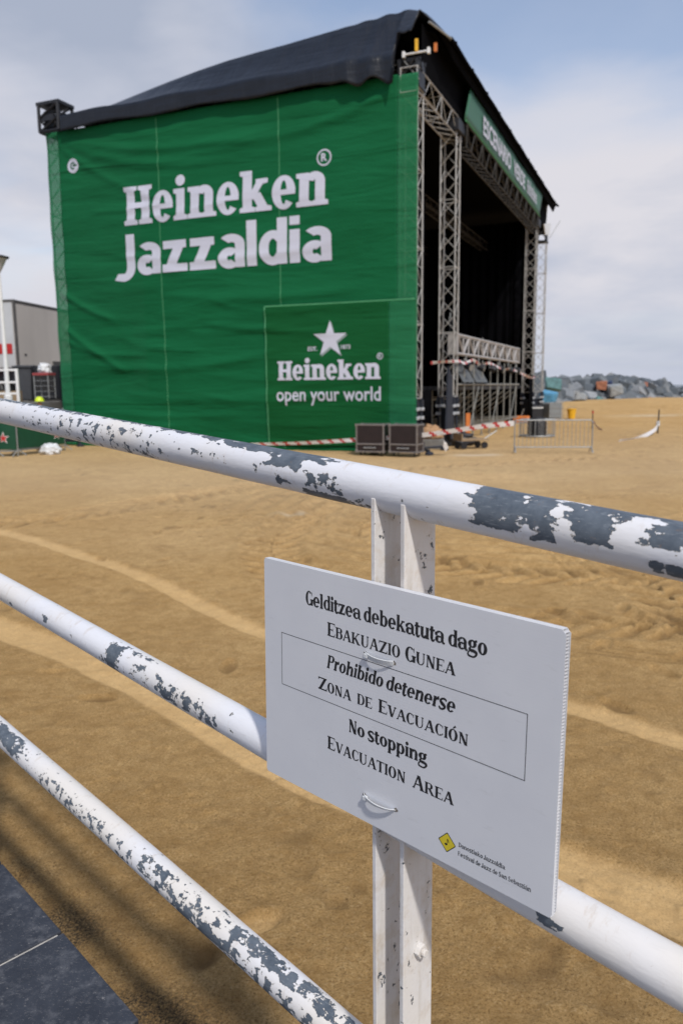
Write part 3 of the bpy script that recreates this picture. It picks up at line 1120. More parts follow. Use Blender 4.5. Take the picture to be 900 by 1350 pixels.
def post_plate(s0, parent, n0=.017, n1=.094, th=.0085, seed=0):
    """flat bar standing across the rail; top cut to sit under the top pipe"""
    zt = rails[0][0] + rails[0][1] * s0
    prof = [(n0, -2.4), (n1, -2.4)]
    # saddle along the underside of the pipe, tips rising at front
    for i in range(0, 13):
        a = R(62 - i * 118 / 12)
        n_ = NR + (RAD - .003) * math.sin(a)
        z_ = zt - (RAD - .003) * math.cos(a)
        if i == 0:
            prof.append((n1, z_ - .006))
        prof.append((n_, z_))
    prof.append((n0 + .004, zt - .001))
    prof.append((n0, zt - .010))
    # densify long edges so wear can vary
    pts = [Vector((s0 - th / 2, q[0], q[1])) for q in prof]
    b = MB(); b.prism(pts, (th, 0, 0))
    o = b.build('plate', M['flake_warm'], parent, bevel=.0012, bseg=2)
    return o


def wear_attr(o, val):
    me = o.data
    at = me.attributes.new('wear', 'FLOAT', 'POINT')
    at.data.foreach_set('value', [val] * len(me.vertices))


def hexnut(b, c, ax, r, h):
    # hexagon extruded along +s
    pts = [Vector((c[0], c[1] + r * math.cos(PI / 3 * i), c[2] + r * math.sin(PI / 3 * i))) for i in range(6)]
    b.prism(pts, (h, 0, 0))
    pts = [Vector((c[0] + h, c[1] + r * .55 * math.cos(PI / 6 * i), c[2] + r * .55 * math.sin(PI / 6 * i))) for i in range(12)]
    b.prism(pts, (h * .8, 0, 0))


for s0, full in ((0, 1), (-2.06, 1), (-4.12, 1), (2.06, 1), (-6.18, 1), (-8.24, 1)):
    post = bpy.data.objects.new('post', None)
    COL.objects.link(post); post.parent = railing
    for ds, w_ in ((-.0440, .385), (.0165, .365)):
        o = post_plate(s0 + ds, post)
        wear_attr(o, w_)
    b = MB()
    zb = -.945 - .076 * s0
    hexnut(b, (s0 + .0205, .056, zb), 0, .0125, .010)
    o = b.build('bolt', M['flake_warm'], post, bevel=.0015)
    wear_attr(o, .2)
    b = MB()
    b.b2((s0 - .041, .030, zb - .9 - .02), (s0 + .012, .075, zb - .9 + .06))
    o = b.build('spacer', M['flake'], post, bevel=.002); wear_attr(o, .35)

# ------------------------------------------------------------------ sign board
BL = Vector((-0.14527024, 1.38061242, -0.71097847))
EX = Vector((0.71446266, -0.69940493, -0.01938706)).normalized()
EY = Vector((0.00889044, -0.00664657, 0.99993839)).normalized()
EN = EX.cross(EY).normalized()           # towards the viewer
sign = bpy.data.objects.new('sign_board', None)
COL.objects.link(sign)
Mx = Matrix((EX, EY, EN)).transposed().to_4x4()
Mx.translation = BL
sign.matrix_world = Mx
tag(sign, 'white corrugated plastic evacuation notice with black serif text tied to the railing post', 'sign')
BW, BH, BT = .594, .4104, .0125
m, nt, p, out = new_mat('white_corrugated_plastic')
v = coords(nt)
c = ramp(nt, noise_n(nt, v, 9, 5, .6), [(.3, (.73, .745, .79)), (.7, (.775, .79, .83))])
sm = noise_n(nt, coords(nt, (1, 3, 1)), 24, 5, .7)
c = mixc(nt, ramp(nt, sm, [(.60, 0.0), (.80, .35)]), c, (.46, .46, .47))
c = mixc(nt, ramp(nt, noise_n(nt, coords(nt, (5, 1, 1)), 60, 4, .7), [(.66, 0.0), (.74, .35)]), c, (.50, .50, .52))
nt.links.new(c, p.inputs['Base Color'])
p.inputs['Roughness'].default_value = .38
wv = node(nt, 'TexWave', wave_type='BANDS', bands_direction='Y')
wv.inputs['Scale'].default_value = 2 * PI / .0047 / (2 * PI) / 3.1416 * 1.0
nt.links.new(v, wv.inputs['Vector'])
hb = math_n(nt, 'ADD', math_n(nt, 'MULTIPLY', wv.outputs['Fac'], .55), math_n(nt, 'MULTIPLY', noise_n(nt, coords(nt, (.12, 1, 1)), 90, 3, .5), .6))
nt.links.new(bump(nt, hb, .12, .0004), p.inputs['Normal'])
tr = nt.nodes.new('ShaderNodeBsdfTranslucent'); tr.inputs[0].default_value = (.75, .74, .72, 1)
mx = nt.nodes.new('ShaderNodeMixShader'); mx.inputs[0].default_value = .16
nt.links.new(p.outputs[0], mx.inputs[1]); nt.links.new(tr.outputs[0], mx.inputs[2]); nt.links.new(mx.outputs[0], out.inputs[0])
M['coroplast'] = m
b = MB()
# faces with nipped corners, holes are covered by the ties
def plate2d(z0, z1):
    cn = .004
    pts = [(cn, 0), (BW - cn, 0), (BW, cn * 1.4), (BW, BH - cn * 1.6), (BW - cn * 1.5, BH), (cn, BH), (0, BH - cn), (0, cn)]
    b.prism([Vector((x, y, z0)) for x, y in pts], (0, 0, z1 - z0))
plate2d(-.0006, 0)
plate2d(-BT, -BT + .0006)
y = .0015
k = 0
while y < BH - .001:
    jit = .0002 * math.sin(k * 7.3)
    b.b2((.001, y + jit, -BT + .0006), (BW - .0012 - .001 * abs(math.sin(k * 3.1)), y + .0007 + jit, -.0006))
    y += .0047; k += 1
b.b2((.0008, .0002, -BT + .0006), (BW - .003, .0010, -.0006))
b.b2((.0008, BH - .0012, -BT + .0006), (BW - .006, BH - .0003, -.0006))
b.build('panel', M['coroplast'], sign)
M['ink'] = mat('black_ink', (.014, .014, .016), .5, 0, .1, 30)
TB = Sty(.245, .092, .055, .045, .71, .215, .020)
TR_ = Sty(.225, .078, .052, .06, .68, .24, .030)
TSM = Sty(.20, .095, .06, .05, .72, .27, .045)
mp = lambda x, y, d: (x, y, d)
DZ = .000035
def line(txt, S, x0, x1, base, cap, **kw):
    return text_obj('lettering', layout(txt, S, x0, x1, base, cap, **kw), mp, DZ, M['ink'], sign)
line('Gelditzea debekatuta dago', TB, .1085, .4765, .3458, .0250)
line(caps('EBAKUAZIO GUNEA', .82), TR_, .1610, .4240, .3024, .0235, space=.36)
line('Prohibido detenerse', TB, .1595, .4255, .2450, .0238, shear=.20)
line(caps('ZONA', .82) + [(' ', 1)] * 2 + [('D', .82), ('E', .82), (' ', 1), (' ', 1)] + caps('EVACUACIÓN', .82), TR_, .1390, .4490, .2020, .0222, space=.26)
line('No stopping', TB, .2120, .3770, .1465, .0235)
line(caps('EVACUATION', .82) + [(' ', 1)] * 2 + caps('AREA', .82), TR_, .1615, .4275, .1000, .0232, space=.26)
line('Donostiako Jazzaldia', TSM, .4384, .5190, .0385, .0072)
line('Festival de Jazz de San Sebastián', TSM, .4376, .5610, .0240, .0072)
b = MB()
lw = .0011
fx0, fx1, fy0, fy1 = .0450, .5440, .1838, .2815
for i, (lo, hi) in enumerate((((fx0, fy0), (fx1, fy0 + lw)), ((fx0, fy1 - lw), (fx1, fy1)), ((fx0, fy0 + lw), (fx0 + lw, fy1 - lw)), ((fx1 - lw, fy0 + lw), (fx1, fy1 - lw)))):
    b.add([(lo[0], lo[1], .00012), (hi[0], lo[1], .00012), (hi[0], hi[1], .00012), (lo[0], hi[1], .00012)], [(0, 1, 2, 3)])
b.build('ruled_frame', M['ink'], sign)
# yellow diamond with a musical note
M['sign_yellow'] = mat('yellow_print', (.62, .50, .03), .45, 0, .05, 30)
def rsq(cx, cy, r, z, rot, rad):
    pts = []
    for q in range(4):
        for a in (-30, 0, 30):
            base = R(q * 90 + 45)
            cxq, cyq = (r - rad) * math.sqrt(2) * math.cos(base), (r - rad) * math.sqrt(2) * math.sin(base)
            t_ = base + R(a)
            px, py = cxq + rad * math.cos(t_), cyq + rad * math.sin(t_)
            pts.append((cx + px * math.cos(rot) - py * math.sin(rot), cy + px * math.sin(rot) + py * math.cos(rot), z))
    return pts
lg = MB(); lg.add(rsq(.4172, .0360, .0118, .00012, R(45), .002), [tuple(range(12))]); lo_ = lg.build('logo', M['ink'], sign)
lg = MB(); lg.add(rsq(.4172, .0360, .0105, .00020, R(45), .0017), [tuple(range(12))]); lg.build('logo_face', M['sign_yellow'], lo_)
lg = MB()
lg.add([(.4155 + .0026 * math.cos(t_ * PI / 8), .0325 + .0019 * math.sin(t_ * PI / 8), .00028) for t_ in range(16)], [tuple(range(16))])
lg.add([(.4173, .0325, .00031), (.4181, .0325, .00031), (.4181, .0425, .00031), (.4173, .0425, .00031)], [(0, 1, 2, 3)])
lg.add([(.4181, .0425, .00034), (.4206, .0392, .00034), (.4208, .0360, .00034), (.4200, .0360, .00034), (.4197, .0382, .00034), (.4181, .0400, .00034)], [tuple(range(6))])
lg.build('music_note', M['ink'], lo_)
# cable ties: two, threaded through dark holes
M['tie'] = mat('white_nylon', (.74, .76, .78), .35, 0, .05, 40, trans=.2)
M['hole'] = mat('dirty_hole_rim', (.16, .14, .12), .8, 0, .4, 300)
for (xa, ya, xb, yb, kind) in ((.2478, .2925, .3075, .2915, 0), (.2480, .0468, .3160, .0475, 1)):
    for (hx, hy) in ((xa, ya), (xb, yb)):
        b = MB()
        b.add([(hx + .0042 * math.cos(a * PI / 8) * (1 + .2 * math.sin(a * 2.3)), hy + .0036 * math.sin(a * PI / 8) * (1 + .2 * math.cos(a * 1.7)), .0001) for a in range(16)], [tuple(range(16))])
        b.build('tie_hole', M['hole'], sign)
    b = MB()
    n = 14
    for i in range(n + 1):
        u = i / n
        x = xa + (xb - xa) * u
        yc = ya + (yb - ya) * u - .0015 * math.sin(PI * u)
        zc = .0005 + (.0095 if kind else .0075) * math.sin(PI * min(1, max(0, u))) ** .6
        w2 = .0050
        tw = .25 + (.8 * u if kind else .2 * u)
        for q, (aa, bb) in enumerate(((-1, -1), (1, -1), (1, 1), (-1, 1))):
            dy, dz_ = aa * w2, bb * .0009
            b.v.append((x, yc + dy * math.cos(tw) - dz_ * math.sin(tw), zc + dy * math.sin(tw) + dz_ * math.cos(tw)))
    for i in range(n):
        for q in range(4):
            b.f.append((i * 4 + q, i * 4 + (q + 1) % 4, (i + 1) * 4 + (q + 1) % 4, (i + 1) * 4 + q)); b.mi.append(0)
    b.f += [(0, 1, 2, 3), (n * 4 + 3, n * 4 + 2, n * 4 + 1, n * 4)]; b.mi += [0, 0]
    # ratchet head
    b.box((xa + .006, ya - .001, .005), (.0075, .0068, .0062))
    o = b.build('cable_tie', M['tie'], sign, smooth=False, bevel=.0007)

# ------------------------------------------------------------------ STAGE
stage = empty('concert_stage', SO, SZ, 'large open-air concert stage with truss towers, black interior and dark tarpaulin roof on the beach', 'stage')


def truss(b, p0, p1, ax, ay, r=.026, bay=.56, rd=.014, flat=True):
    """square lattice girder from p0 to p1, with cross-section half vectors ax, ay"""
    p0, p1, ax, ay = Vector(p0), Vector(p1), Vector(ax), Vector(ay)
    cs = [ax + ay, -ax + ay, -ax - ay, ax - ay]
    L = (p1 - p0).length
    n = max(1, round(L / bay))
    for c in cs:
        b.tube(p0 + c, p1 + c, r, 6)
    for i in range(n + 1):
        q = p0 + (p1 - p0) * (i / n)
        if i < n:
            q2 = p0 + (p1 - p0) * ((i + 1) / n)
        for k in range(4):
            a_, c_ = cs[k], cs[(k + 1) % 4]
            if i % 4 == 0:
                b.tube(q + a_, q + c_, rd * 1.3, 5)
            if i < n:
                if (i + k // 2) % 2 == 0 or k in (0, 2) and True:
                    b.tube(q + a_, q2 + c_, rd, 5)
                else:
                    b.tube(q + c_, q2 + a_, rd, 5)
        if i % 4 == 0 and 0 < i < n:
            for c in cs:
                b.tube(q + c - (p1 - p0).normalized() * .05, q + c + (p1 - p0).normalized() * .05, r * 1.35, 6)


def tower(xc, yc, top, name='truss_tower', head=True, hw=.27):
    b = MB()
    truss(b, (xc, yc, 1.65), (xc, yc, top), (hw, 0, 0), (0, hw, 0))
    t = b.build(name, M['truss'], stage)
    bb = MB()
    # base: black sleeve block with feet and steel
    for sx in (-1, 1):
        for sy in (-1, 1):
            bb.tube((xc + sx * hw, yc + sy * hw, .25), (xc + sx * hw, yc + sy * hw, 1.66), .045, 8)
            bb.box((xc + sx * hw, yc + sy * hw, 1.50), (.13, .13, .22))
            bb.tube((xc + sx * (hw + .05), yc + sy * (hw + .05), .1), (xc + sx * (hw + .6), yc + sy * (hw + .6), .12), .04, 6)
            bb.lathe((xc + sx * (hw + .6), yc + sy * (hw + .6), 0), [(0, .1), (.12, .08), (.14, 0)], 10)
    bb.b2((xc - .36, yc - .36, .12), (xc + .36, yc + .36, .30))
    bb.b2((xc - .20, yc - .20, .30), (xc + .20, yc + .20, 1.25))
    bb.build('tower_base', M['dark_navy'], t)
    for sx in (-1, 1):
        for sy in (-1, 1):
            for hh in (1.05, 1.32):
                wb = MB()
                wb.box((xc + sx * (hw + .0), yc + sy * (hw + .0), hh), (.16, .16, .10))
                wb.build('clamp', M['clamp'], t, bevel=.015)
    if head:
        hb = MB()
        hb.b2((xc - .34, yc - .34, top), (xc + .34, yc + .34, top + .10))
        for sx in (-1, 1):
            hb.box((xc + sx * .26, yc, top + .42), (.08, .7, .62))
            hb.box((xc, yc + sx * .26, top + .75), (.7, .06, .10))
        hb.tube((xc - .34, yc, top + .62), (xc + .34, yc, top + .62), .13, 12)
        for sx in (-1, 1):
            hb.tube((xc + sx * .33, yc - .3, top + .15), (xc - sx * .2, yc - .3, top + .8), .03, 6)
        hb.build('pulley_head', M['black_metal'], t)
    return t


C1 = tower(-.30, .36, 10.55)
M1 = tower(-.27, 4.72, 10.6, head=False)
M2 = tower(-.27, 22.1, 10.6, head=False)
C2 = tower(-.27, 25.7, 10.3)
B1 = tower(-13.35, .35, 10.9)
B2 = tower(-13.35, 25.9, 10.3)
for (xc, yc) in ((-.27, 4.72), (-.27, 22.1)):
    b = MB()
    b.b2((xc - .38, yc - .42, 10.55), (xc + .40, yc + .42, 10.95))
    b.build('sleeve_block', M['black_metal'], stage, bevel=.03)
# near corner tower details: white spreader and yellow and orange markers
b = MB(); b.tube((-.42, .0, 11.42), (.32, .0, 11.42), .03, 8); b.box((-.42, 0, 11.42), (.07, .1, .16)); b.box((.32, 0, 11.42), (.07, .1, .16))
b.build('spreader_bar', M['white_paint'], stage)
b = MB(); b.b2((-.08, -.04, 11.45), (.0, .03, 11.78)); b.build('yellow_marker', M['yellow'], stage)
b = MB(); b.b2((.38, .3, 11.5), (.46, .38, 11.72)); b.build('orange_marker', M['orange'], stage)

b = MB()
truss(b, (-13.30, .20, 10.95), (-13.30, .20, 11.85), (.42, 0, 0), (0, .36, 0), .06, .42, .04)
b.b2((-13.8, -.2, 11.82), (-12.8, .6, 11.92)); b.b2((-13.7, -.15, 11.3), (-13.1, -.08, 11.5))
b.build('tower_head_frame', M['black_metal'], stage)
b = MB()   # front header truss
truss(b, (-.27, .0, 10.75), (-.27, 5.2, 10.75), (.25, 0, 0), (0, 0, .33), .026, .62)
b.build('header_truss', M['truss'], stage)
b = MB()   # dark fascia truss under the front banner
M['dark_truss'] = mat('dark_truss', (.035, .032, .028), .7, .0, .2, 4)  # truss colour darkened for the shade under the roof
truss(b, (.0, 5.1, 10.55), (.0, 21.7, 10.55), (.2, 0, 0), (0, 0, .38), .03, .62, .02)
b.build('fascia_truss', M['dark_truss'], stage)
b = MB()
for x in (-3, -6.5, -10):
    truss(b, (x, 1, 9.8), (x, 25.4, 9.8), (.2, 0, 0), (0, 0, .2), .025, .7, .012)
b.build('roof_truss', M['dark_truss'], stage)
b = MB()
for (xa, ya, xb, yb) in ((-13.35, .35, -.3, .38), (-13.35, 25.9, -.3, 25.9), (-13.35, .35, -13.35, 25.9)):
    truss(b, (xa, ya, 11.05), (xb, yb, 11.05), (0, .18, 0) if ya == yb or abs(ya - yb) < .1 else (.18, 0, 0), (0, 0, .2), .026, .7)
b.build('side_truss', M['dark_truss'], stage)

# black drapes
def drape(name, pts, h0, h1, fold=.06, per=.5):
    """pleated cloth along a plan polyline"""
    b = MB()
    (xa, ya), (xb, yb) = pts
    L = math.hypot(xb - xa, yb - ya)
    n = int(L / per * 6)
    nx, ny = -(yb - ya) / L, (xb - xa) / L
    for i in range(n + 1):
        u = i / n
        d = fold * math.sin(u * L / per * 2 * PI) + fold * .5 * math.sin(u * L * 1.7)
        for hh in (h0, h1):
            b.v.append((xa + (xb - xa) * u + nx * d, ya + (yb - ya) * u + ny * d, hh))
    for i in range(n):
        b.f.append((2 * i, 2 * i + 2, 2 * i + 3, 2 * i + 1)); b.mi.append(0)
    o = b.build(name, M['black_cloth'], stage, smooth=True)
    sd = o.modifiers.new('s', 'SOLIDIFY'); sd.thickness = .01
    return o
drape('back_drape', ((-10.5, 1.0), (-10.5, 25.3)), 1.9, 11.3)
drape('side_drape', ((.0, 22.62), (-10.4, 22.62)), .1, 11.0)
drape('side_drape', ((-1.3, 5.2), (-10.4, 5.2)), 1.9, 10.4)
drape('wing_drape', ((-1.35, .9), (-1.35, 5.1)), .1, 10.4)
drape('wing_drape', ((-1.4, 22.5), (-1.4, 25.2)), .1, 10.2)
drape('far_skirt', ((.1, 20.4), (.1, 21.7)), .05, 2.6, .03, .3)
drape('base_skirt', ((-.75, 1.0), (-.75, 4.3)), .05, 1.9, .04, .35)
b = MB(); b.b2((-12.9, .9, 11.42), (-.7, 25.4, 11.46)); b.build('ceiling_cloth', M['black_cloth'], stage)
b = MB()
b.prism([(.05, 3.35, .05), (.05, 4.35, .05), (.0, 4.35, 2.3), (-.05, 4.0, 2.7)], (-.06, 0, 0))
b.build('tower_skirt', M['dark_navy'], stage)

# deck on scaffolding
b = MB(); b.b2((-10.3, 5.05, 1.86), (-.55, 21.9, 2.02)); b.build('deck', M['black_metal'], stage, bevel=.01)
M['scaf'] = mat('scaffold_steel', (.26, .26, .24), .5, .35, .2, 5)
for x in (-.02, -1.7, -3.5):
    yy = 6.15
    while yy < 18.3:
        b = MB()
        b.tube((x, yy, .05), (x, yy, 3.05 if x > -1 else 1.85), .030, 8)
        b.lathe((x, yy, 0), [(.09, 0), (.09, .02), (.03, .03)], 8)
        for hh in (.5, 1.5):
            b.lathe((x, yy, hh), [(.03, 0), (.065, .005), (.065, .02), (.03, .025)], 8)
        b.build('scaffold_pole', M['scaf'], stage)
        yy += 1.55
b = MB()
for x in (-.02, -1.7, -3.5):
    for hh in (.45, 2.08) if x > -1 else (.45, 1.5):
        b.tube((x, 5.1, hh), (x, 17.8, hh), .028 if hh < 2 else .040, 8)
yy = 6.15
while yy < 18.3:
    b.tube((-.02, yy, .48), (-3.5, yy, .48), .024, 6)
    b.tube((-.02, yy, 1.8), (-1.7, yy, .5), .022, 6)
    yy += 1.55
for k in range(3):
    b.tube((-.02, 7.0 + k * 4.2, .2), (-.02, 8.6 + k * 4.2, 2.0), .024, 6)
b.build('scaffold_ledgers', M['scaf'], stage)
# slanted grey sheets on the front of the deck
M['grey_sheet'] = mat('grey_sheet', (.10, .11, .115), .6, 0, .2, 2)
for (ya, yb) in ((5.6, 7.5), (7.7, 9.9)):
    b = MB(); b.prism([(.08, ya, 2.16), (.08, yb, 2.16), (-.25, yb - .3, 2.85), (-.25, ya - .3, 2.85)], (-.03, 0, .01))
    b.build('front_sheet', M['grey_sheet'], stage)
# guard truss along the stage lip
b = MB()
hh0, hh1 = 3.18, 3.84
for hh in (hh0, hh1):
    for x in (0.0, -.3):
        b.tube((x, 4.9, hh), (x, 17.6, hh), .05 if x == 0 else .02, 8)
yy = 5.0; k = 0
while yy < 17.0:
    b.box((0, yy, (hh0 + hh1) / 2), (.05, .07, hh1 - hh0))
    b.tube((0, yy, hh0 if k % 2 else hh1), (0, yy + .84, hh1 if k % 2 else hh0), .045, 6)
    yy += .84; k += 1
for yy in (4.9, 17.6):
    b.box((-.15, yy, (hh0 + hh1) / 2), (.36, .06, hh1 - hh0 + .08))
M['pale_truss'] = mat('pale_truss', (.40, .385, .38), .5, .1, .1, 5)
b.build('guard_truss', M['pale_truss'], stage)
# far tower cloth
b = MB()
b.prism([(.1, 24.0, 11.05), (.1, 26.6, 11.55), (.15, 25.9, 10.75), (.1, 24.6, 10.55)], (-.05, 0, 0))
b.build('white_cloth', M['white_cloth'], stage)
b = MB(); b.tube((.6, 26.9, 11.7), (.1, 26.1, 10.6), .02, 6); b.build('roof_stay', M['galv'], stage)

# roof tarpaulin
m, nt, p, out = new_mat('dark_tarpaulin')
v = coords(nt)
c = ramp(nt, noise_n(nt, v, 1.2, 4, .6), [(.3, (.005, .007, .012)), (.7, (.010, .013, .021))])
nt.links.new(c, p.inputs['Base Color'])
p.inputs['Roughness'].default_value = .38
p.inputs['Specular IOR Level'].default_value = .4
hb = math_n(nt, 'ADD', noise_n(nt, coords(nt, (1.6, .5, .35)), 1.6, 4, .55), math_n(nt, 'MULTIPLY', noise_n(nt, coords(nt, (.5, .5, 3)), 2.2, 3, .5), .4))
nt.links.new(bump(nt, hb, .7, .10), p.inputs['Normal'])
M['tarp'] = m
st = [(-13.45, 11.55), (-12.6, 11.62), (-11.3, 11.83), (-10, 12.05), (-8.9, 12.23), (-7.8, 12.39), (-6.7, 12.52), (-5.6, 12.60), (-4.6, 12.66), (-3.6, 12.74), (-2.7, 12.81), (-1.8, 12.88), (-1.1, 12.93), (-.55, 12.97), (-.15, 12.86), (.13, 12.72), (.4, 12.54)]
def interp(tab, x):
    for (a, ya), (b_, yb) in zip(tab[:-1], tab[1:]):
        if x <= b_:
            return ya + (yb - ya) * (x - a) / (b_ - a)
    return tab[-1][1]
xs = []
x = -12.75
while x < .36:
    xs.append(x); x += .085
xs.append(.40)
b = MB()
rows = None
for x in xs:
    hr = interp(st, x)
    dr = max(0, min(1, (x + 3.0) / 2.2)) if x < -.6 else 0     # bunched drape close to the corner tower
    fold = .05 * math.sin(x * 3.1) + .03 * math.sin(x * 7.7)
    hf = 11.38 + .03 * math.sin(x * 2.1)
    hb_ = 10.90 + .04 * math.sin(x * 1.7 + 1)
    dy = .10 * dr * math.sin(x * 8.2 + .6 * math.sin(x * 3)) + .012 * math.sin(x * 5)
    if x < -.6:
        prof = []
        for k in range(7):   # skirt
            u = k / 6
            prof.append((-.24 - dy * (1 - u * .5) - .05 * dr, hb_ + (hf - hb_) * u - .28 * dr * (1 - u) * (.5 + .5 * math.sin(x * 6.2))))
        for k in range(1, 8):
            u = k / 7
            sag = -.10 * math.sin(PI * u)
            prof.append((-.20 + (.8 + .2) * u - dy * .8 * (1 - u), hf + (hr - hf) * u + sag * (hr - hf) * .7 - .03 * dr * math.sin(x * 9 + u * 3)))
    else:
        # open nose: the cloth ends in a free edge above the tower
        prof = []
        y1_ = .8
        if x < -.1:
            y0 = -.12
            hlow = 11.98 + .03 * math.sin(x * 20)
            for k in range(14):
                u = k / 13
                prof.append((y0 + (.8 - y0) * u, hlow + (hr - hlow) * u ** .9))
        else:
            yl = .35 + 1.75 * ((x + .1) / .5) ** 1.2
            y1_ = max(.8, yl + .3)
            for k in range(14):
                u = k / 13
                prof.append((yl + (y1_ - yl) * u, hr - .10 * (1 - u)))
    for k in range(1, 41):
        u = k / 40
        sag = .05 * math.sin(u * 24.4 * 2 * PI / 3.0) * (.3 if x > .2 else .6)
        y1_ = .8 if x < -.1 else y1_
        prof.append((y1_ + (25.2 - y1_) * u, hr - abs(sag) * .7))
    # far side
    for k in range(1, 7):
        u = k / 6
        prof.append((25.2 + 1.15 * u, hr + ((11.38 if x < -.1 else hr - .05) - hr) * u))
    for k in range(1, 4):
        prof.append((26.40, (11.38 - .5 * k / 3) if x < -.1 else hr - .05 - .02 * k))
    rows = len(prof)
    for (yy, zz) in prof:
        b.v.append((x, yy, zz))
for i in range(len(xs) - 1):
    for k in range(rows - 1):
        a = i * rows + k
        b.f.append((a, a + 1, a + rows + 1, a + rows)); b.mi.append(0)
o = b.build('roof_tarpaulin', M['tarp'], stage, smooth=True)
sd = o.modifiers.new('thick', 'SOLIDIFY'); sd.thickness = .03; sd.offset = -1
# front lip: black rolled edge with small lashings, and black lining behind
b = MB()
b.path([(.41, 2.10 + k * .60, 12.50 + .015 * math.sin(k * 1.3)) for k in range(41)] + [(.46, 26.75, 12.52)], .06, 8)
for k in range(11):
    b.box((.42, 2.6 + k * 2.3, 12.55), (.08, .10, .08))
b.build('roof_lip', M['black_cloth'], stage)
b = MB()
b.prism([(.36, 2.1, 12.47), (.36, 26.5, 12.47), (.26, 26.3, 12.10), (.26, 22.2, 12.22), (.26, 4.9, 12.22), (.26, 3.0, 12.22), (.20, 1.6, 12.47)], (-.03, 0, 0))
b.build('visor_lining', M['black_cloth'], stage)
b = MB()
b.prism([(-.62, .75, 12.55), (-.62, 26, 12.55), (.24, 26, 12.45), (.10, 1.4, 12.45)], (0, 0, -.03))
b.prism([(-.1, .75, 11.12), (-.1, 26, 11.12), (-.1, 26, 12.5), (-.1, .75, 12.5)], (-.03, 0, 0))
b.build('header_lining', M['black_cloth'], stage)
b = MB(); b.tube((.10, .75, 12.50), (.42, 2.15, 12.50), .035, 8)
b.build('nose_pole', M['galv'], stage)

# ------------------------------------------------------------------ banners
def billow(x, h):
    e = max(0, min(1, (x + 13.5) / 2)) * max(0, min(1, (-x + .2) / 1.5))
    d = .10 * e * (.5 - .5 * math.cos((h / 10.9) * 2 * PI)) * (.6 + .4 * math.sin(x * .7))
    d += .030 * noise.noise(Vector((x * .35, h * 1.1, 3.1))) * 1.5
    d += .05 * noise.noise(Vector((x * .22 + h * .10, h * .55 - x * .05, 8.3)))
    for (xa, ha, xb, hb_, sg_, wd, am) in FOLDS:
        am = am * .75
        if min(xa, xb) < x < max(xa, xb):
            u = (x - xa) / (xb - xa)
            hc = ha + (hb_ - ha) * u - sg_ * 4 * u * (1 - u)
            q = (h - hc) / wd
            if abs(q) < 3:
                d += am * math.exp(-q * q) * min(1, u * 8) * min(1, (1 - u) * 5)
    return d


_rf = random.Random(5)
FOLDS = [(-13.3, 10.75, -4.0, 10.1, .55, .14, .07), (-13.3, 10.7, -6.0, 9.3, .5, .16, .06), (-13.3, 10.6, -8.5, 8.2, .3, .15, .05), (-.3, 10.7, -7.5, 9.9, .5, .14, .06),
         (-13.5, 5.6, -10.8, 4.4, .15, .12, .08), (-13.5, 4.4, -10.5, 2.6, .1, .14, .08), (-13.5, 3.9, -9.4, 3.3, .35, .13, .06), (-13.5, 1.3, -8.0, .8, .3, .15, .05),
         (-12.5, 3.0, -4.0, 3.4, .5, .16, .05), (-11, 1.9, -3.0, 2.2, .4, .17, .05), (-9.5, 5.3, -1.0, 5.2, .35, .16, .05), (-12, 6.9, -2.0, 6.5, .5, .14, .04)]
for _k in range(16):
    _x = _rf.uniform(-13, -6); _h = _rf.uniform(.8, 10)
    FOLDS.append((_x, _h, _x + _rf.uniform(3, 6.5), _h + _rf.uniform(-.5, .4), _rf.uniform(.05, .35), _rf.uniform(.09, .18), _rf.uniform(.02, .045)))


def cloth_mat(name, lo, hi, alpha=0.0, amp=.10):
    m, nt, p, out = new_mat(name)
    v = coords(nt)
    c = ramp(nt, noise_n(nt, coords(nt, (.25, .25, .7)), .9, 4, .55), [(.3, lo), (.7, hi)])
    nt.links.new(c, p.inputs['Base Color'])
    p.inputs['Roughness'].default_value = .75
    p.inputs['Specular IOR Level'].default_value = .18
    w1 = noise_n(nt, coords(nt, (.13, .13, 1.0)), 1.5, 3, .45, .8)
    w2 = noise_n(nt, coords(nt, (.5, .5, 2.2)), 2.6, 3, .5, .4)
    w3 = noise_n(nt, coords(nt, (1, 1, 1)), 22, 2, .5)
    # horizontal tension folds, stronger near the top and lower half
    hgt = math_n(nt, 'ADD', math_n(nt, 'ADD', w1, math_n(nt, 'MULTIPLY', w2, .22)), math_n(nt, 'MULTIPLY', w3, .012))
    nt.links.new(bump(nt, hgt, 1.0, amp), p.inputs['Normal'])
    tr = nt.nodes.new('ShaderNodeBsdfTranslucent'); nt.links.new(c, tr.inputs[0])
    mx = nt.nodes.new('ShaderNodeMixShader'); mx.inputs[0].default_value = .18
    nt.links.new(p.outputs[0], mx.inputs[1]); nt.links.new(tr.outputs[0], mx.inputs[2])
    last = mx.outputs[0]
    if alpha:
        tp = nt.nodes.new('ShaderNodeBsdfTransparent')
        m2 = nt.nodes.new('ShaderNodeMixShader'); m2.inputs[0].default_value = alpha
        nt.links.new(last, m2.inputs[1]); nt.links.new(tp.outputs[0], m2.inputs[2])
        last = m2.outputs[0]
    nt.links.new(last, out.inputs[0])
    return m


M['green'] = cloth_mat('green_banner_cloth', (.003, .112, .038), (.006, .148, .054), .05)
M['green2'] = cloth_mat('sponsor_banner_cloth', (.003, .092, .024), (.006, .120, .034), .06)
M['green_open'] = cloth_mat('green_mesh_cloth', (.020, .190, .080), (.028, .230, .100), .32)
M['seam'] = mat('pale_seam', (.06, .27, .12), .7, 0, .1, 3)
M['letter'] = cloth_mat('banner_lettering', (.62, .64, .76), (.66, .68, .80), 0, .03)


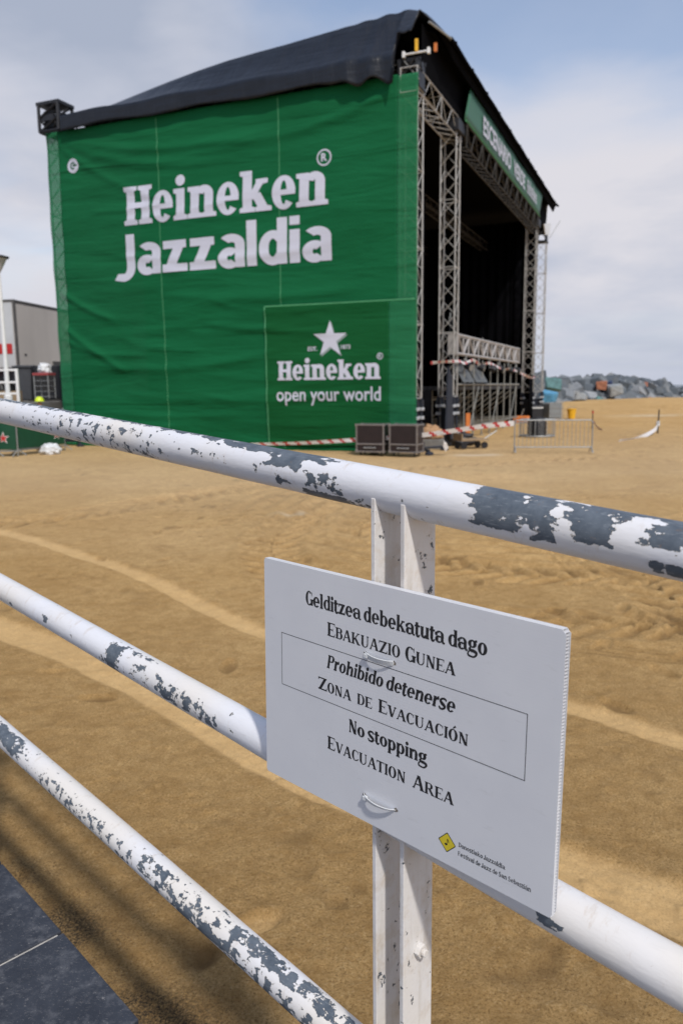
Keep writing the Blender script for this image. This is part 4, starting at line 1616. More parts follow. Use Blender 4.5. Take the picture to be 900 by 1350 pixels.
def sheet(name, x0, x1, h0, h1, y, m, parent, nx, nh, edge=True):
    vs = []
    for i in range(nx + 1):
        for j in range(nh + 1):
            x = x0 + (x1 - x0) * i / nx; h = h0 + (h1 - h0) * j / nh
            hh = h
            if edge and j == 0:
                hh += .03 * math.sin(x * 2.2)
            vs.append((x, y - billow(x, h), hh))
    fs = [(i * (nh + 1) + j, (i + 1) * (nh + 1) + j, (i + 1) * (nh + 1) + j + 1, i * (nh + 1) + j + 1) for i in range(nx) for j in range(nh)]
    b = MB(); b.add(vs, fs)
    o = b.build(name, m, parent, smooth=True)
    sd = o.modifiers.new('thick', 'SOLIDIFY'); sd.thickness = .003; sd.offset = 1
    return o


side = empty('side_banner', SO, SZ, 'huge wrinkled green banner with white lettering covering the side of the stage', 'banner')
sheet('cloth', -13.10, -.62, -.02, 10.93, -.02, M['green'], side, 240, 190)
sheet('edge_strip', -13.62, -13.10, -.02, 10.93, -.02, M['green_open'], side, 12, 120)
sheet('edge_strip', -.62, .02, .55, 10.90, -.02, M['green_open'], side, 14, 120)
Yoff = -.030
def bmap(base):
    return lambda x, h, d: (x, base - billow(x, h) - d, h)
for xs_ in (-8.95, -4.48):
    b = MB()
    n = 220
    for i in range(n + 1):
        h = .05 + 10.8 * i / n
        b.v += [(xs_ - .013, -.028 - billow(xs_, h), h), (xs_ + .013, -.028 - billow(xs_, h), h)]
    for i in range(n):
        b.f.append((2 * i, 2 * i + 1, 2 * i + 3, 2 * i + 2)); b.mi.append(0)
    b.build('seam', M['seam'], side)
HK = Sty(.255, .125, .105, .085, .80, .165, .018, cT=.235)
JZ = Sty(.24, .185, 0, 0, .735, .20, .030, cT=.235)
text_obj('lettering', layout('Heineken', HK, -10.38, -2.80, 7.55, 1.24, track=-.02), bmap(Yoff), .0012, M['letter'], side, fine=.11)
text_obj('lettering', layout('Jazzaldia', JZ, -10.90, -2.72, 5.90, 1.38, track=-.005), bmap(Yoff), .0012, M['letter'], side, fine=.11)


def ring(b, cx, cy, r0, r1, f, n=28):
    for i in range(n):
        a0, a1 = 2 * PI * i / n, 2 * PI * (i + 1) / n
        q = [(cx + r1 * math.cos(a0), cy + r1 * math.sin(a0)), (cx + r1 * math.cos(a1), cy + r1 * math.sin(a1)), (cx + r0 * math.cos(a1), cy + r0 * math.sin(a1)), (cx + r0 * math.cos(a0), cy + r0 * math.sin(a0))]
        b.add([f(p_[0], p_[1], .003) for p_ in q], [(0, 1, 2, 3)])


f0 = bmap(Yoff)
b = MB(); ring(b, -2.95, 8.93, .20, .245, f0)
vs, fs = font_polys('R', -3.05, -2.85, 8.83, .22, .03)
b.add([f0(p_[0], p_[1], .004) for p_ in vs], fs)
b.build('registered_mark', M['letter'], side)
b = MB()
b.add([f0(-12.49 + .24 * math.cos(a * PI / 12), 9.74 + .24 * math.sin(a * PI / 12), .002) for a in range(24)], [tuple(range(24))])
rd_ = b.build('round_mark', M['letter'], side)
b = MB()
ring(b, -12.49, 9.74, .07, .12, bmap(Yoff - .012), 16)
b.add([bmap(Yoff - .016)(x, h, 0) for x, h in ((-12.5, 9.71), (-12.3, 9.71), (-12.3, 9.77), (-12.5, 9.77))], [(0, 1, 2, 3)])
b.build('round_mark_sign', M['green2'], rd_)

spon = empty('sponsor_banner', SO, SZ, 'smaller dark green sponsor banner with white star hung over the large banner corner', 'banner')
sheet('cloth', -5.04, -.86, .16, 4.60, -.075, M['green2'], spon, 90, 80)
sheet('mesh_side', -.86, -.04, .45, 4.62, -.075, M['green_open'], spon, 16, 80)
b = MB()
n = 40
for i in range(n):
    xa, xb = -5.04 + 5.0 * i / n, -5.04 + 5.0 * (i + 1) / n
    b.add([bmap(-.082)(xa, 4.585, 0), bmap(-.082)(xb, 4.585, 0), bmap(-.082)(xb, 4.625, 0), bmap(-.082)(xa, 4.625, 0)], [(0, 1, 2, 3)])
    ha, hb2 = .16 + 4.44 * i / n, .16 + 4.44 * (i + 1) / n
    b.add([bmap(-.082)(-5.06, ha, 0), bmap(-.082)(-5.02, ha, 0), bmap(-.082)(-5.02, hb2, 0), bmap(-.082)(-5.06, hb2, 0)], [(0, 1, 2, 3)])
b.build('hem', M['seam'], spon)
fs_ = bmap(-.092)
text_obj('lettering', layout('Heineken', HK, -4.63, -1.10, 2.26, .60, track=-.02), fs_, .0012, M['letter'], spon, fine=.11)
def font_part(body, x0, x1, base, cap, bold, f, parent, m, nm='lettering'):
    vs, fs = font_polys(body, x0, x1, base, cap, bold)
    return fine_flat(nm, [(q[0], q[1], .002) for q in vs], fs, f, m, parent, .12)
font_part('open your world', -4.68, -1.10, 1.60, .43, .012, fs_, spon, M['letter'])
font_part('EST.', -3.55, -3.22, 3.17, .12, .02, fs_, spon, M['letter'])
font_part('1873', -2.42, -2.10, 3.20, .12, .02, fs_, spon, M['letter'])
b = MB(); ring(b, -1.13, 2.95, .075, .10, fs_, 18)
vs, fs = font_polys('R', -1.17, -1.09, 2.91, .09, .03); b.add([fs_(q[0], q[1], .004) for q in vs], fs)
b.build('registered_mark', M['letter'], spon)
def star_pts(cx, cy, Ro):
    ri = Ro * .382
    return [(cx + (Ro if k % 2 == 0 else ri) * math.sin(k * PI / 5), cy + (Ro if k % 2 == 0 else ri) * math.cos(k * PI / 5)) for k in range(10)]
def star(name, cx, cy, Ro, f, m, parent):
    pts = star_pts(cx, cy, Ro)
    vs = [(cx, cy, .004)] + [(x, y, .004) for x, y in pts]
    return fine_flat(name, vs, [(0, 1 + k, 1 + (k + 1) % 10) for k in range(10)], f, m, parent, .1)
M['star_edge'] = mat('grey_star_edge', (.25, .33, .33), .6, 0, .05, 3)
star('star_shade', -2.74, 3.45, .59, bmap(-.086), M['star_edge'], spon)
star('star', -2.78, 3.50, .585, bmap(-.094), M['letter'], spon)

fas = empty('fascia_banner', sg(0, 0, 0), SZ, 'long narrow green banner with white lettering along the front edge of the stage roof', 'banner')
M['fascia'] = cloth_mat('fascia_cloth', (.030, .130, .070), (.040, .160, .085), 0, .012)
M['fascia'].node_tree.nodes['Principled BSDF'].inputs['Roughness'].default_value = .45
M['fascia'].node_tree.nodes['Principled BSDF'].inputs['Specular IOR Level'].default_value = .6
M['fascia_letter'] = mat('fascia_lettering', (.50, .52, .60), .5, 0, .03, 2)
b = MB()
nn = 60
def fw(y):
    return .03 * noise.noise(Vector((y * .9, 1.3, 0)))
for i in range(nn + 1):
    y = 5.0 + 16.7 * i / nn
    for j in range(5):
        h = 11.0 + 1.27 * j / 4
        b.v.append((.20 + fw(y), y - .2 + (.8 if y < 13 else 1.0) * j / 4 * (abs(y - 13.35) / 8.35), h))
for i in range(nn):
    for j in range(4):
        a = i * 5 + j
        b.f.append((a, a + 5, a + 6, a + 1)); b.mi.append(0)
o = b.build('cloth', M['fascia'], fas, smooth=True)
sd = o.modifiers.new('thick', 'SOLIDIFY'); sd.thickness = .02; sd.offset = -1
b = MB(); b.path([(.22, 4.9 + 16.6 * i / 20, 10.99) for i in range(21)], .035, 6); b.build('hem', M['seam'], fas)
ff = lambda y, h, d: (.24 + d, y, h)
for (body, a0, a1, cap) in (('ESCENARIO', 7.5, 13.0, .62), ('VERDE', 13.7, 16.6, .62)):
    vs, fs = font_polys(body, a0, a1, 11.28, cap, .03)
    b = MB(); b.add([ff(q[0], q[1], .003) for q in vs], fs); b.build('lettering', M['fascia_letter'], fas)
HK2 = Sty(.24, .12, .10, .08, .80, .17, .02)
text_obj('lettering', layout('Heineken', HK2, 17.2, 20.1, 11.28, .60), ff, .003, M['fascia_letter'], fas)

# ------------------------------------------------------------------ things around the stage
# flight cases
M['case_panel'] = mat('maroon_case_panel', (.016, .009, .010), .45, 0, .25, 4)
M['case_alu'] = mat('case_aluminium', (.24, .22, .21), .45, .5, .15, 10)
def flight_case():
    t = empty('flight_case', (0, 0, 0))
    b = MB(); b.b2((-.47, -.29, .10), (.47, .29, .93)); b.build('body', M['case_panel'], t, bevel=.01)
    e = MB()
    for x in (-.47, .47):
        for y in (-.29, .29):
            e.box((x, y, .515), (.05, .05, .86))
    for z in (.11, .34, .92):
        for y in (-.29, .29):
            e.box((0, y, z), (.98, .045, .045))
        for x in (-.47, .47):
            e.box((x, 0, z), (.045, .6, .045))
    for x in (-.47, .47):
        for y in (-.29, .29):
            for z in (.12, .91):
                e.box((x, y, z), (.085, .085, .085))
    e.build('edging', M['case_alu'], t, bevel=.008)
    h = MB()
    for x in (-.18, .18):
        h.box((x, -.325, .23), (.05, .03, .05))
    h.path([(-.18, -.345, .23), (.18, -.345, .23)], .018, 6)
    h.build('handle', M['galv'], t)
    for x in (-.36, .36):
        for y in (-.2, .2):
            w = MB(); w.tube((x - .02, y, .05), (x + .02, y, .05), .05, 12); w.build('castor', M['black_metal'], t)
    return t
KC = {}
fc = flight_case(); fc.scale = (.90, .9, .98); fc.location = sg(-1.06, -.95); fc.rotation_euler.z = SZ + R(1)
tag(fc, 'left of the two maroon flight cases, standing fully below the dark sponsor banner', 'flight case', 'flight cases in front of the green banner')
f2 = copy_tree(fc); f2.location = sg(-.02, -.90); f2.rotation_euler.z = SZ - R(3)
tag(f2, 'maroon flight case with aluminium edges at the banner corner, nearest the tower foot', 'flight case', 'flight cases in front of the green banner')


# crowd-control barriers
def barrier(w, h, nb, panel=False, r=.020):
    t = empty('crowd_barrier', (0, 0, 0))
    f = MB()
    f.path([(-w / 2, 0, .17), (-w / 2, 0, h - .06), (-w / 2 + .06, 0, h), (w / 2 - .06, 0, h), (w / 2, 0, h - .06), (w / 2, 0, .17)], r, 8)
    f.tube((-w / 2, 0, .17), (w / 2, 0, .17), r * .9, 8)
    f.build('frame', M['galv'], t)
    g = MB()
    for i in range(1, nb):
        x = -w / 2 + w * i / nb
        g.tube((x, 0, .17), (x, 0, h), .0075, 6)
    g.build('bars', M['galv'], t)
    for sx in (-1, 1):
        q = MB()
        q.path([(sx * (w / 2 - .02), -.30, 0.02), (sx * (w / 2 - .02), -.27, .06), (sx * (w / 2 - .02), 0, .19), (sx * (w / 2 - .02), .27, .06), (sx * (w / 2 - .02), .30, .02)], .017, 6)
        q.tube((sx * w / 2, 0, .02), (sx * w / 2, 0, .2), .02, 6)
        q.build('foot', M['galv'], t)
    if panel:
        pn = MB(); pn.b2((-w / 2 + .03, -.025, .22), (w / 2 - .03, -.018, h - .05)); po = pn.build('panel', M['panel_green'], t)
        for nm, rr_, yy, mm_ in (('star_border', .20, -.028, M['white_paint']), ('star', .155, -.032, M['red'])):
            s_ = MB(); cx = w / 2 - .42
            pts = star_pts(cx, h * .53, rr_)
            s_.add([(cx, yy, h * .53)] + [(x, yy, z) for x, z in pts], [(0, 1 + k, 1 + (k + 1) % 10) for k in range(10)])
            s_.build(nm, mm_, po)
    return t


M['panel_green'] = mat('dark_green_panel', (.006, .06, .03), .5, 0, .1, 3)
c1 = barrier(2.28, .98, 19)
c1.location = (6.38, 23.55, -2.0); c1.rotation_euler.z = math.atan2(23.40 - 23.68, 7.52 - 5.24)
tag(c1, 'bare galvanised crowd barrier standing alone on the sand right of the stage', 'barrier')
lb = [(-11.05, 24.2, R(-4), 'green panelled crowd barrier with red star, the front one at the left edge'),
      (-10.05, 24.95, R(62), 'green panelled crowd barrier turned edge-on beside the front starred barrier'),
      (-9.70, 25.45, R(70), 'green panelled crowd barrier turned edge-on, the one nearest the banner foot')]
g0 = barrier(2.2, 1.08, 16, True)
for k, (x, y, a, lab) in enumerate(lb):
    o = g0 if k == 0 else copy_tree(g0)
    o.location = (x, y, -2.0); o.rotation_euler.z = a
    tag(o, lab, 'barrier', 'green panelled barriers stacked by the promenade')

# crumpled plastic beside the barriers
def crumple(name, loc, size, m, label, cat, seed=0):
    bm = bmesh.new()
    bmesh.ops.create_icosphere(bm, subdivisions=4, radius=1)
    for v_ in bm.verts:
        n_ = noise.noise(v_.co * 2.2 + Vector((seed, 0, 0))) + .6 * noise.noise(v_.co * 5 + Vector((seed, 3, 0)))
        v_.co *= (1 + .35 * n_)
        v_.co.z = max(-.55, v_.co.z)
        v_.co = Vector((v_.co.x * size[0], v_.co.y * size[1], (v_.co.z + .55) * size[2]))
    me = bpy.data.meshes.new(name); bm.to_mesh(me); bm.free()
    me.materials.append(m)
    me.polygons.foreach_set('use_smooth', [True] * len(me.polygons))
    o = bpy.data.objects.new(name, me); COL.objects.link(o); o.location = loc
    return tag(o, label, cat)
crumple('plastic_sheet', (-9.25, 24.9, -2.0), (.32, .22, .22), M['white_cloth'], 'crumpled pale plastic sheet on the sand beside the starred barriers', 'plastic sheet', 3)
M['sack'] = mat('tan_sack', (.40, .24, .13), .85, 0, .25, 9, .01)
crumple('sack', (2.95, 25.6, -2.0 + .32), (.38, .25, .28), M['sack'], 'tan and orange sack lying on concrete blocks beside the flight cases', 'sack', 9)
b = MB()
b.b2((-.42, -.28, 0), (.42, .28, .34))
o = b.build('concrete_block', M['wall_stone'], None, bevel=.03); o.location = (2.93, 25.6, -2.02); o.rotation_euler.z = R(-15)
tag(o, 'low grey concrete ballast block under the tan sack at the tower foot', 'concrete block')
crumple('cable_heap', (4.0, 26.9, -2.0), (.55, .4, .35), M['black_metal'], 'heap of black cable and gear at the foot of the tall near tower', 'cables', 5)
# orange pole and small trolley by the main tower
b = MB(); b.box((0, 0, .55), (.16, .05, 1.1)); b.box((.0, .03, .12), (.5, .08, .08)); b.tube((0, 0, .55), (0, .35, 0.02), .02, 6)
o = b.build('orange_stand', M['orange'], None, bevel=.01); o.location = (4.35, 26.9, -2); o.rotation_euler.z = R(12)
tag(o, 'upright orange plank stand beside the foot of the tall near tower', 'stand')
t = empty('trolley', (4.25, 25.6, -2.0), R(20), 'low wooden trolley on small dark wheels in front of the scaffolding', 'trolley')
b = MB(); b.b2((-.5, -.3, .26), (.5, .3, .32)); b.b2((-.5, -.3, .32), (-.46, .3, .5)); b.build('bed', M['wood'], t, bevel=.006)
for sx in (-.38, .38):
    for sy in (-.22, .22):
        b = MB(); b.tube((sx, sy - .03, .11), (sx, sy + .03, .11), .11, 14); b.build('wheel', M['black_metal'], t)
b = MB(); b.tube((.5, 0, .3), (.95, 0, .55), .02, 6); b.build('handle', M['galv'], t)
# cable reel lying flat on the sand
t = empty('cable_reel', (7.75, 31.0, -1.99), R(10), 'round black cable reel with grey rim bars lying on the sand behind the bare barrier', 'cable reel')
b = MB()
for z in (.05, .68):
    b.path([(.66 * math.cos(a * PI / 14), .66 * math.sin(a * PI / 14), z) for a in range(28)], .03, 6, closed=True)
    for a in range(6):
        b.tube((0, 0, z), (.66 * math.cos(a * PI / 3), .66 * math.sin(a * PI / 3), z), .02, 6)
for a in range(18):
    b.tube((.66 * math.cos(a * PI / 9), .66 * math.sin(a * PI / 9), .05), (.66 * math.cos(a * PI / 9), .66 * math.sin(a * PI / 9), .68), .012, 5)
b.build('rim_cage', M['galv'], t)
b = MB(); b.lathe((0, 0, 0), [(0, .02), (.34, .02), (.36, .06), (.34, .12), (.37, .2), (.34, .28), (.37, .36), (.34, .44), (.37, .52), (.33, .62), (.30, .74), (0, .76)], 20)
b.build('cable_core', M['black_metal'], t, smooth=True)
# bins and bucket at the far towers
t = empty('bucket', (13.55, 46.2, -1.94), 0, 'small yellow bucket standing on the sand before the rocks', 'bucket')
b = MB(); b.lathe((0, 0, 0), [(0, .01), (.19, 0), (.26, .55), (.28, .55), (.28, .60), (.245, .60), (.18, .04), (0, .04)], 18); b.build('body', M['yellow'], t, smooth=False)
b = MB(); b.path([(.27 * math.cos(a * PI / 10), .05, .52 + .20 * math.sin(a * PI / 10)) for a in range(11)], .012, 5); b.build('handle', M['galv'], t)
t = empty('water_tank', (12.0, 44.8, -1.95), R(20), 'grey caged water tank standing on the sand left of the yellow bucket', 'tank')
b = MB(); b.b2((-.42, -.42, .14), (.42, .42, .98)); b.build('body', mat('grey_tank', (.24, .26, .27), .5, 0, .1, 3), t, bevel=.06)
b = MB()
for k in range(6):
    x = -.45 + .18 * k
    b.tube((x, -.45, .1), (x, -.45, 1.0), .014, 5); b.tube((x, .45, .1), (x, .45, 1.0), .014, 5)
for z in (.12, .42, .72, 1.0):
    b.path([(-.45, -.45, z), (.45, -.45, z), (.45, .45, z), (-.45, .45, z)], .016, 5, closed=True)
b.build('cage', M['galv'], t)
b = MB(); b.b2((-.45, -.45, 0), (.45, .45, .10)); b.build('pallet', M['wood'], t)
t = empty('equipment_crate', (11.0, 44.6, -1.95), R(8), 'small black equipment crate beside the grey caged tank', 'crate')
b = MB(); b.b2((-.35, -.3, .05), (.35, .3, .85)); b.build('body', M['black_metal'], t, bevel=.03)
b = MB(); b.b2((-.37, -.32, .70), (.37, .32, .76)); b.b2((-.37, -.32, .03), (.37, .32, .09)); b.build('edging', M['white_paint'], t)
t = empty('chain_hoist', (9.55, 41.6, -1.98), R(-15), 'orange chain hoist lying at the foot of the far main tower', 'hoist')
b = MB(); b.b2((-.3, -.22, .05), (.3, .22, .42)); b.tube((-.42, 0, .26), (.42, 0, .26), .17, 14); b.build('body', M['orange'], t, bevel=.03)
b = MB(); b.tube((-.3, -.25, .02), (.3, -.25, .1), .05, 6); b.tube((0, 0, .42), (.12, 0, .8), .03, 6); b.build('chain', M['galv'], t)

# stage lamps under the guard truss
def lamp_thing():
    t = empty('stage_light', (0, 0, 0))
    b = MB(); b.path([(-.02, 0, -.16), (.14, 0, -.22), (.24, 0, -.26)], [.12, .15, .15], 12); b.build('body', M['black_metal'], t)
    b = MB(); b.path([(.243, 0, -.261), (.25, 0, -.263)], .13, 12); b.build('lens', M['galv'], t)
    b = MB(); b.path([(0, -.17, -.2), (0, -.17, 0), (0, .17, 0), (0, .17, -.2)], .018, 6); b.tube((0, 0, 0), (0, 0, .2), .03, 6); b.build('yoke', M['galv'], t)
    return t
l0 = lamp_thing()
for k, yy in enumerate((6.2, 8.3, 10.4, 12.5, 14.6, 16.6)):
    o = l0 if k == 0 else copy_tree(l0)
    o.location = sg(.02, yy, 2.96); o.rotation_euler.z = SZ + R((-20, 5, 15, -8, 12, 0)[k])
    tag(o, 'small black stage light with pale yoke hanging under the white guard truss', 'stage light', 'stage lights hanging below the guard truss')
for (yy, hx, zz, nm) in ((8.5, -1.2, 4.75, 'near the tall near tower'), (15.0, -1.3, 4.1, 'further along the stage')):
    o = copy_tree(l0); o.location = sg(hx, yy, zz); o.rotation_euler.z = SZ
    tag(o, 'dim black spotlight on a thin stand above the deck, ' + nm, 'stage light')
    b = MB(); b.tube((0, 0, -(zz - 2.0)), (0, 0, .0), .02, 6); b.build('stand', M['black_metal'], o)

# hazard tapes
def tape(name, pts, w, label, stripe=.42, twist=0.0, group=None, slack=.0):
    """striped ribbon through 3D points"""
    P = [Vector(p) for p in pts]
    Q = []
    for i in range(len(P) - 1):
        p0 = P[max(0, i - 1)]; p1 = P[i]; p2 = P[i + 1]; p3 = P[min(len(P) - 1, i + 2)]
        k = max(2, int((p2 - p1).length / .07))
        for j in range(k):
            u = j / k
            Q.append(.5 * (2 * p1 + (p2 - p0) * u + (2 * p0 - 5 * p1 + 4 * p2 - p3) * u * u + (3 * p1 - p0 - 3 * p2 + p3) * u ** 3))
    Q.append(P[-1])
    b = MB(); L = 0
    rows = 2
    S_ = [0]
    for i in range(1, len(Q)):
        S_.append(S_[-1] + (Q[i] - Q[i - 1]).length)
    def pt(i, u):
        ww = w[0] + (w[1] - w[0]) * i / (len(Q) - 1)
        tw = twist * math.sin(S_[i] * 1.1) + .1
        d = (Q[min(i + 1, len(Q) - 1)] - Q[max(i - 1, 0)]).normalized()
        side_ = d.cross(Vector((0, 0, 1))).normalized() if abs(d.z) < .95 else Vector((1, 0, 0))
        upv = side_.cross(d)
        return Q[i] + (upv * math.cos(tw) + side_ * math.sin(tw)) * (u * ww)
    for i in range(len(Q) - 1):
        for j in range(6):
            u0, u1 = -.5 + j / 6, -.5 + (j + 1) / 6
            ph = (S_[i] + (u0 + .5) * .13 + (.35 * stripe if stripe > 2 else 0)) / stripe % 1
            b.add([pt(i, u0), pt(i + 1, u0), pt(i + 1, u1), pt(i, u1)], [(0, 1, 2, 3)], 1 if (ph < .30 and stripe < 2) else 0)
    o = b.build(name, [M['tape_w'], M['tape_r']])
    bm = bmesh.new(); bm.from_mesh(o.data); bmesh.ops.remove_doubles(bm, verts=bm.verts, dist=1e-5); bm.to_mesh(o.data); bm.free()
    sd = o.modifiers.new('thick', 'SOLIDIFY'); sd.thickness = .002
    return tag(o, label, 'tape', group)


def at(px, py, Y):
    """world point on the vertical plane y = Y seen at a pixel of the 900x1350 photograph"""
    r = CF + CR * ((px - 450) / FPX) - CU * ((py - 675) / FPX)
    return r * (Y / r.y)


tape('barrier_tape', [at(330, 586, 25.2), at(400, 584, 24.6), at(475, 579.5, 23.6), at(520, 576.5, 23.35), at(562, 573, 23.2), at(600, 567.5, 23.1), at(640, 561.5, 23.3), at(677, 558, 23.66)],
     (.09, .16), 'red and white hazard tape stretched in front of the flight cases to the bare barrier', .40, .25)
tape('barrier_tape', [at(583, 571, 23.1), at(584, 578, 23.08), at(586, 586, 23.1), at(589, 592.5, 23.2)], (.15, .17), 'loose white tape end hanging to the sand right of the flight cases', 5.0, .2)
tape('barrier_tape', [sg(.1, 1.2, 2.75), sg(.1, 4.6, 2.9), sg(.12, 5.6, 2.85), sg(.12, 7, 3.0), sg(.12, 8.2, 2.85), sg(.12, 10, 2.95), sg(.12, 13, 2.75), sg(.12, 15, 2.8), sg(.12, 20.5, 2.45), sg(.1, 22, 2.5)],
     (.10, .12), 'pinkish hazard tape strung along the scaffolding front below the guard truss', .9, .5)
def post_with_tape():
    o = empty('tape_post', (12.81, 31.73, -1.98), 0, 'thin dark marker post with white tape knotted halfway, far right on the sand', 'post')
    b = MB(); b.tube((0, 0, -.1), (.02, 0, .98), .035, 8, .028); b.lathe((.02, 0, .97), [(.028, 0), (.02, .03), (0, .035)], 8); b.build('stake', M['dark_truss'], o)
    b = MB()
    for k in range(5):
        b.path([(.06 * math.cos(a * PI / 5 + k), .06 * math.sin(a * PI / 5 + k), .34 + .04 * k + .01 * math.sin(a)) for a in range(10)], .02, 5, closed=True)
    b.build('knot', M['white_cloth'], o)
    return o
post_with_tape()
o2 = empty('tape_post', (11.72, 36.6, -1.95), 0, 'thin stake wrapped in red and white tape behind the bare barrier', 'post')
b = MB(); b.tube((0, 0, -.1), (0, 0, .80), .03, 8, .022); b.lathe((0, 0, .79), [(.022, 0), (.016, .02), (0, .025)], 8); b.build('stake', M['dark_truss'], o2)
b = MB(); b.tube((0, 0, .66), (0, 0, .76), .045, 8); b.build('band', M['red'], o2)
tape('barrier_tape', [at(866, 560, 31.7), at(863, 566, 31.2), at(850, 574, 29.8), at(835, 579, 28.7), at(815, 582, 27.6)], (.13, .17), 'white tape sagging from the dark marker post down to the sand', 6.0, .7)
tape('barrier_tape', [at(782, 556, 36.5), at(786, 562, 36.0), at(795, 569, 34.4)], (.12, .14), 'short red and white tape trailing from the wrapped stake', .5, .3)

# ------------------------------------------------------------------ breakwater
rock_mats = []
m, nt, p, out = new_mat('breakwater_concrete')
v = coords(nt)
oi = nt.nodes.new('ShaderNodeObjectInfo')
c = ramp(nt, oi.outputs['Random'], [(0, (.06, .075, .09)), (.5, (.13, .15, .17)), (1, (.30, .31, .32))])
c = mixc(nt, ramp(nt, noise_n(nt, v, 2.2, 5, .65), [(.4, 0.0), (.7, .6)]), c, (.10, .11, .12))
nt.links.new(c, p.inputs['Base Color']); p.inputs['Roughness'].default_value = .85
nt.links.new(bump(nt, noise_n(nt, v, 5, 5, .65), .7, .05), p.inputs['Normal'])
M['rock'] = m
def rock_mesh(seed, m):
    rg = random.Random(seed)
    bm = bmesh.new()
    bmesh.ops.create_cube(bm, size=1)
    for v_ in bm.verts:
        v_.co += Vector((rg.uniform(-.13, .13), rg.uniform(-.13, .13), rg.uniform(-.13, .13)))
    bmesh.ops.bevel(bm, geom=list(bm.edges), offset=.07, segments=2, affect='EDGES')
    bmesh.ops.subdivide_edges(bm, edges=list(bm.edges), cuts=1, use_grid_fill=True)
    for v_ in bm.verts:
        v_.co += v_.co.normalized() * .05 * noise.noise(v_.co * 3 + Vector((seed, 0, 0)))
    me = bpy.data.meshes.new('rock'); bm.to_mesh(me); bm.free()
    me.materials.append(m)
    return me
rmesh = [rock_mesh(k, M['rock']) for k in range(7)]
paint = {'teal': mat('teal_rock_paint', (.10, .21, .22), .8, 0, .4, 2.5), 'blue': mat('blue_rock_paint', (.09, .28, .44), .8, 0, .3, 2.5), 'orange': mat('orange_rock_paint', (.33, .13, .07), .8, 0, .3, 2.5),
         'white': mat('pale_rock_paint', (.28, .30, .31), .8, 0, .3, 2.5), 'navy': mat('navy_rock_paint', (.03, .05, .12), .8, 0, .3, 2.5), 'rust': mat('rust_rock_paint', (.28, .12, .08), .8, 0, .4, 2.5)}
rg = random.Random(12)
A0 = Vector((11.5, 60, -2)); A1 = Vector((46, 104, -2))
dirv = (A1 - A0).normalized(); nv = Vector((-dirv.y, dirv.x, 0))
Lr = (A1 - A0).length
count = 0
for row in range(5):
    sp = rg.uniform(0, 1)
    while sp < Lr:
        size = rg.uniform(.85, 1.55)
        q = A0 + dirv * (sp + rg.uniform(-.2, .2)) + nv * (row * .95 + rg.uniform(-.35, .35))
        top = 2.70 + .25 * math.sin(sp * .21) - .25 * (sp / Lr)
        z = -2.0 + (.30, .95, 1.50, 1.95, 2.15)[row] * top / 2.35 + rg.uniform(-.3, .3) - size * .1
        o = bpy.data.objects.new('breakwater_block', rmesh[rg.randrange(7)])
        COL.objects.link(o)
        o.location = (q.x, q.y, z)
        o.rotation_euler = (rg.uniform(-.7, .7), rg.uniform(-.7, .7), rg.uniform(0, 6.28))
        o.scale = (size, size * rg.uniform(.75, 1.2), size * rg.uniform(.6, .95))
        tag(o, 'plain grey concrete block in the heaped breakwater beyond the sand', 'rock', 'grey breakwater blocks behind the beach')
        sp += size * rg.uniform(.85, 1.15)
        count += 1
spec = [(728, 505, 66, 'teal', 1.15, 'teal painted breakwater block high on the heap just right of the stage'),
        (722, 521, 61.5, 'blue', 1.0, 'bright blue painted block at the foot of the breakwater beside the far tower'),
        (792, 506, 79.5, 'orange', .95, 'orange painted block on top of the breakwater'),
        (801, 507, 80.5, 'navy', .9, 'dark navy block touching the orange painted block'),
        (765, 522, 70, 'white', .95, 'whitish painted block low in the breakwater'),
        (790, 532, 75, 'teal', 1.2, 'pale teal painted block half buried at the sand edge of the breakwater'),
        (857, 526, 88, 'rust', .8, 'rust red block above the sand crest near the right edge'),
        (849, 505, 92, 'rust', .75, 'small reddish block on the breakwater ridge toward the right'),
        (810, 512, 79, 'white', 1.45, 'largest pale grey block tilted beside the orange one')]
pm = {}
for (px, py, Y, k, size, lab) in spec:
    q = at(px, py + 2, Y)
    if k not in pm:
        pm[k] = rock_mesh(len(pm) + 30, paint[k])
    o = bpy.data.objects.new('breakwater_block', pm[k]); COL.objects.link(o)
    o.location = q; o.scale = (size, size, size * .8); o.rotation_euler = (rg.uniform(-.4, .4), rg.uniform(-.4, .4), rg.uniform(0, 3))
    tag(o, lab, 'rock')

# ------------------------------------------------------------------ left: promenade, truck, lamp, fence, worker
t = empty('street_lamp', (-11.75, 28.0, -.42), 0, 'tall slim white street lamp with a wide dark-topped lantern on the promenade', 'street lamp')
b = MB(); b.tube((0, 0, 0), (0, 0, 4.5), .085, 12, .05); b.lathe((0, 0, 0), [(.14, 0), (.14, .25), (.085, .3)], 12); b.build('pole', M['white_paint'], t, smooth=False)
b = MB(); b.lathe((0, 0, 4.45), [(.04, 0), (.07, .05), (.30, .50), (0, .50)], 20)
b.build('lantern', mat('frosted_lantern', (.62, .62, .60), .4, 0, .05, 5, trans=.3), t, smooth=False)
b = MB(); b.lathe((0, 0, 4.95), [(0, .01), (.36, 0), (.38, .05), (.20, .10), (0, .12)], 20); b.build('cap', M['black_metal'], t)
t = empty('promenade_fence', (-10.98, 27.0, -.42), 0, 'white three-rail fence end on the promenade below the truck', 'fence')
for x in (0, -1.02, -2.04, -3.06):
    b = MB(); b.b2((x - .045, -.045, 0), (x + .045, .045, 1.17)); b.build('post', M['white_paint'], t, bevel=.01)
for z in (1.13, .72, .34):
    b = MB(); b.b2((-3.5, -.03, z - .035), (.045 - .09, .03, z + .035)); b.build('rail', M['white_paint'], t, bevel=.008)

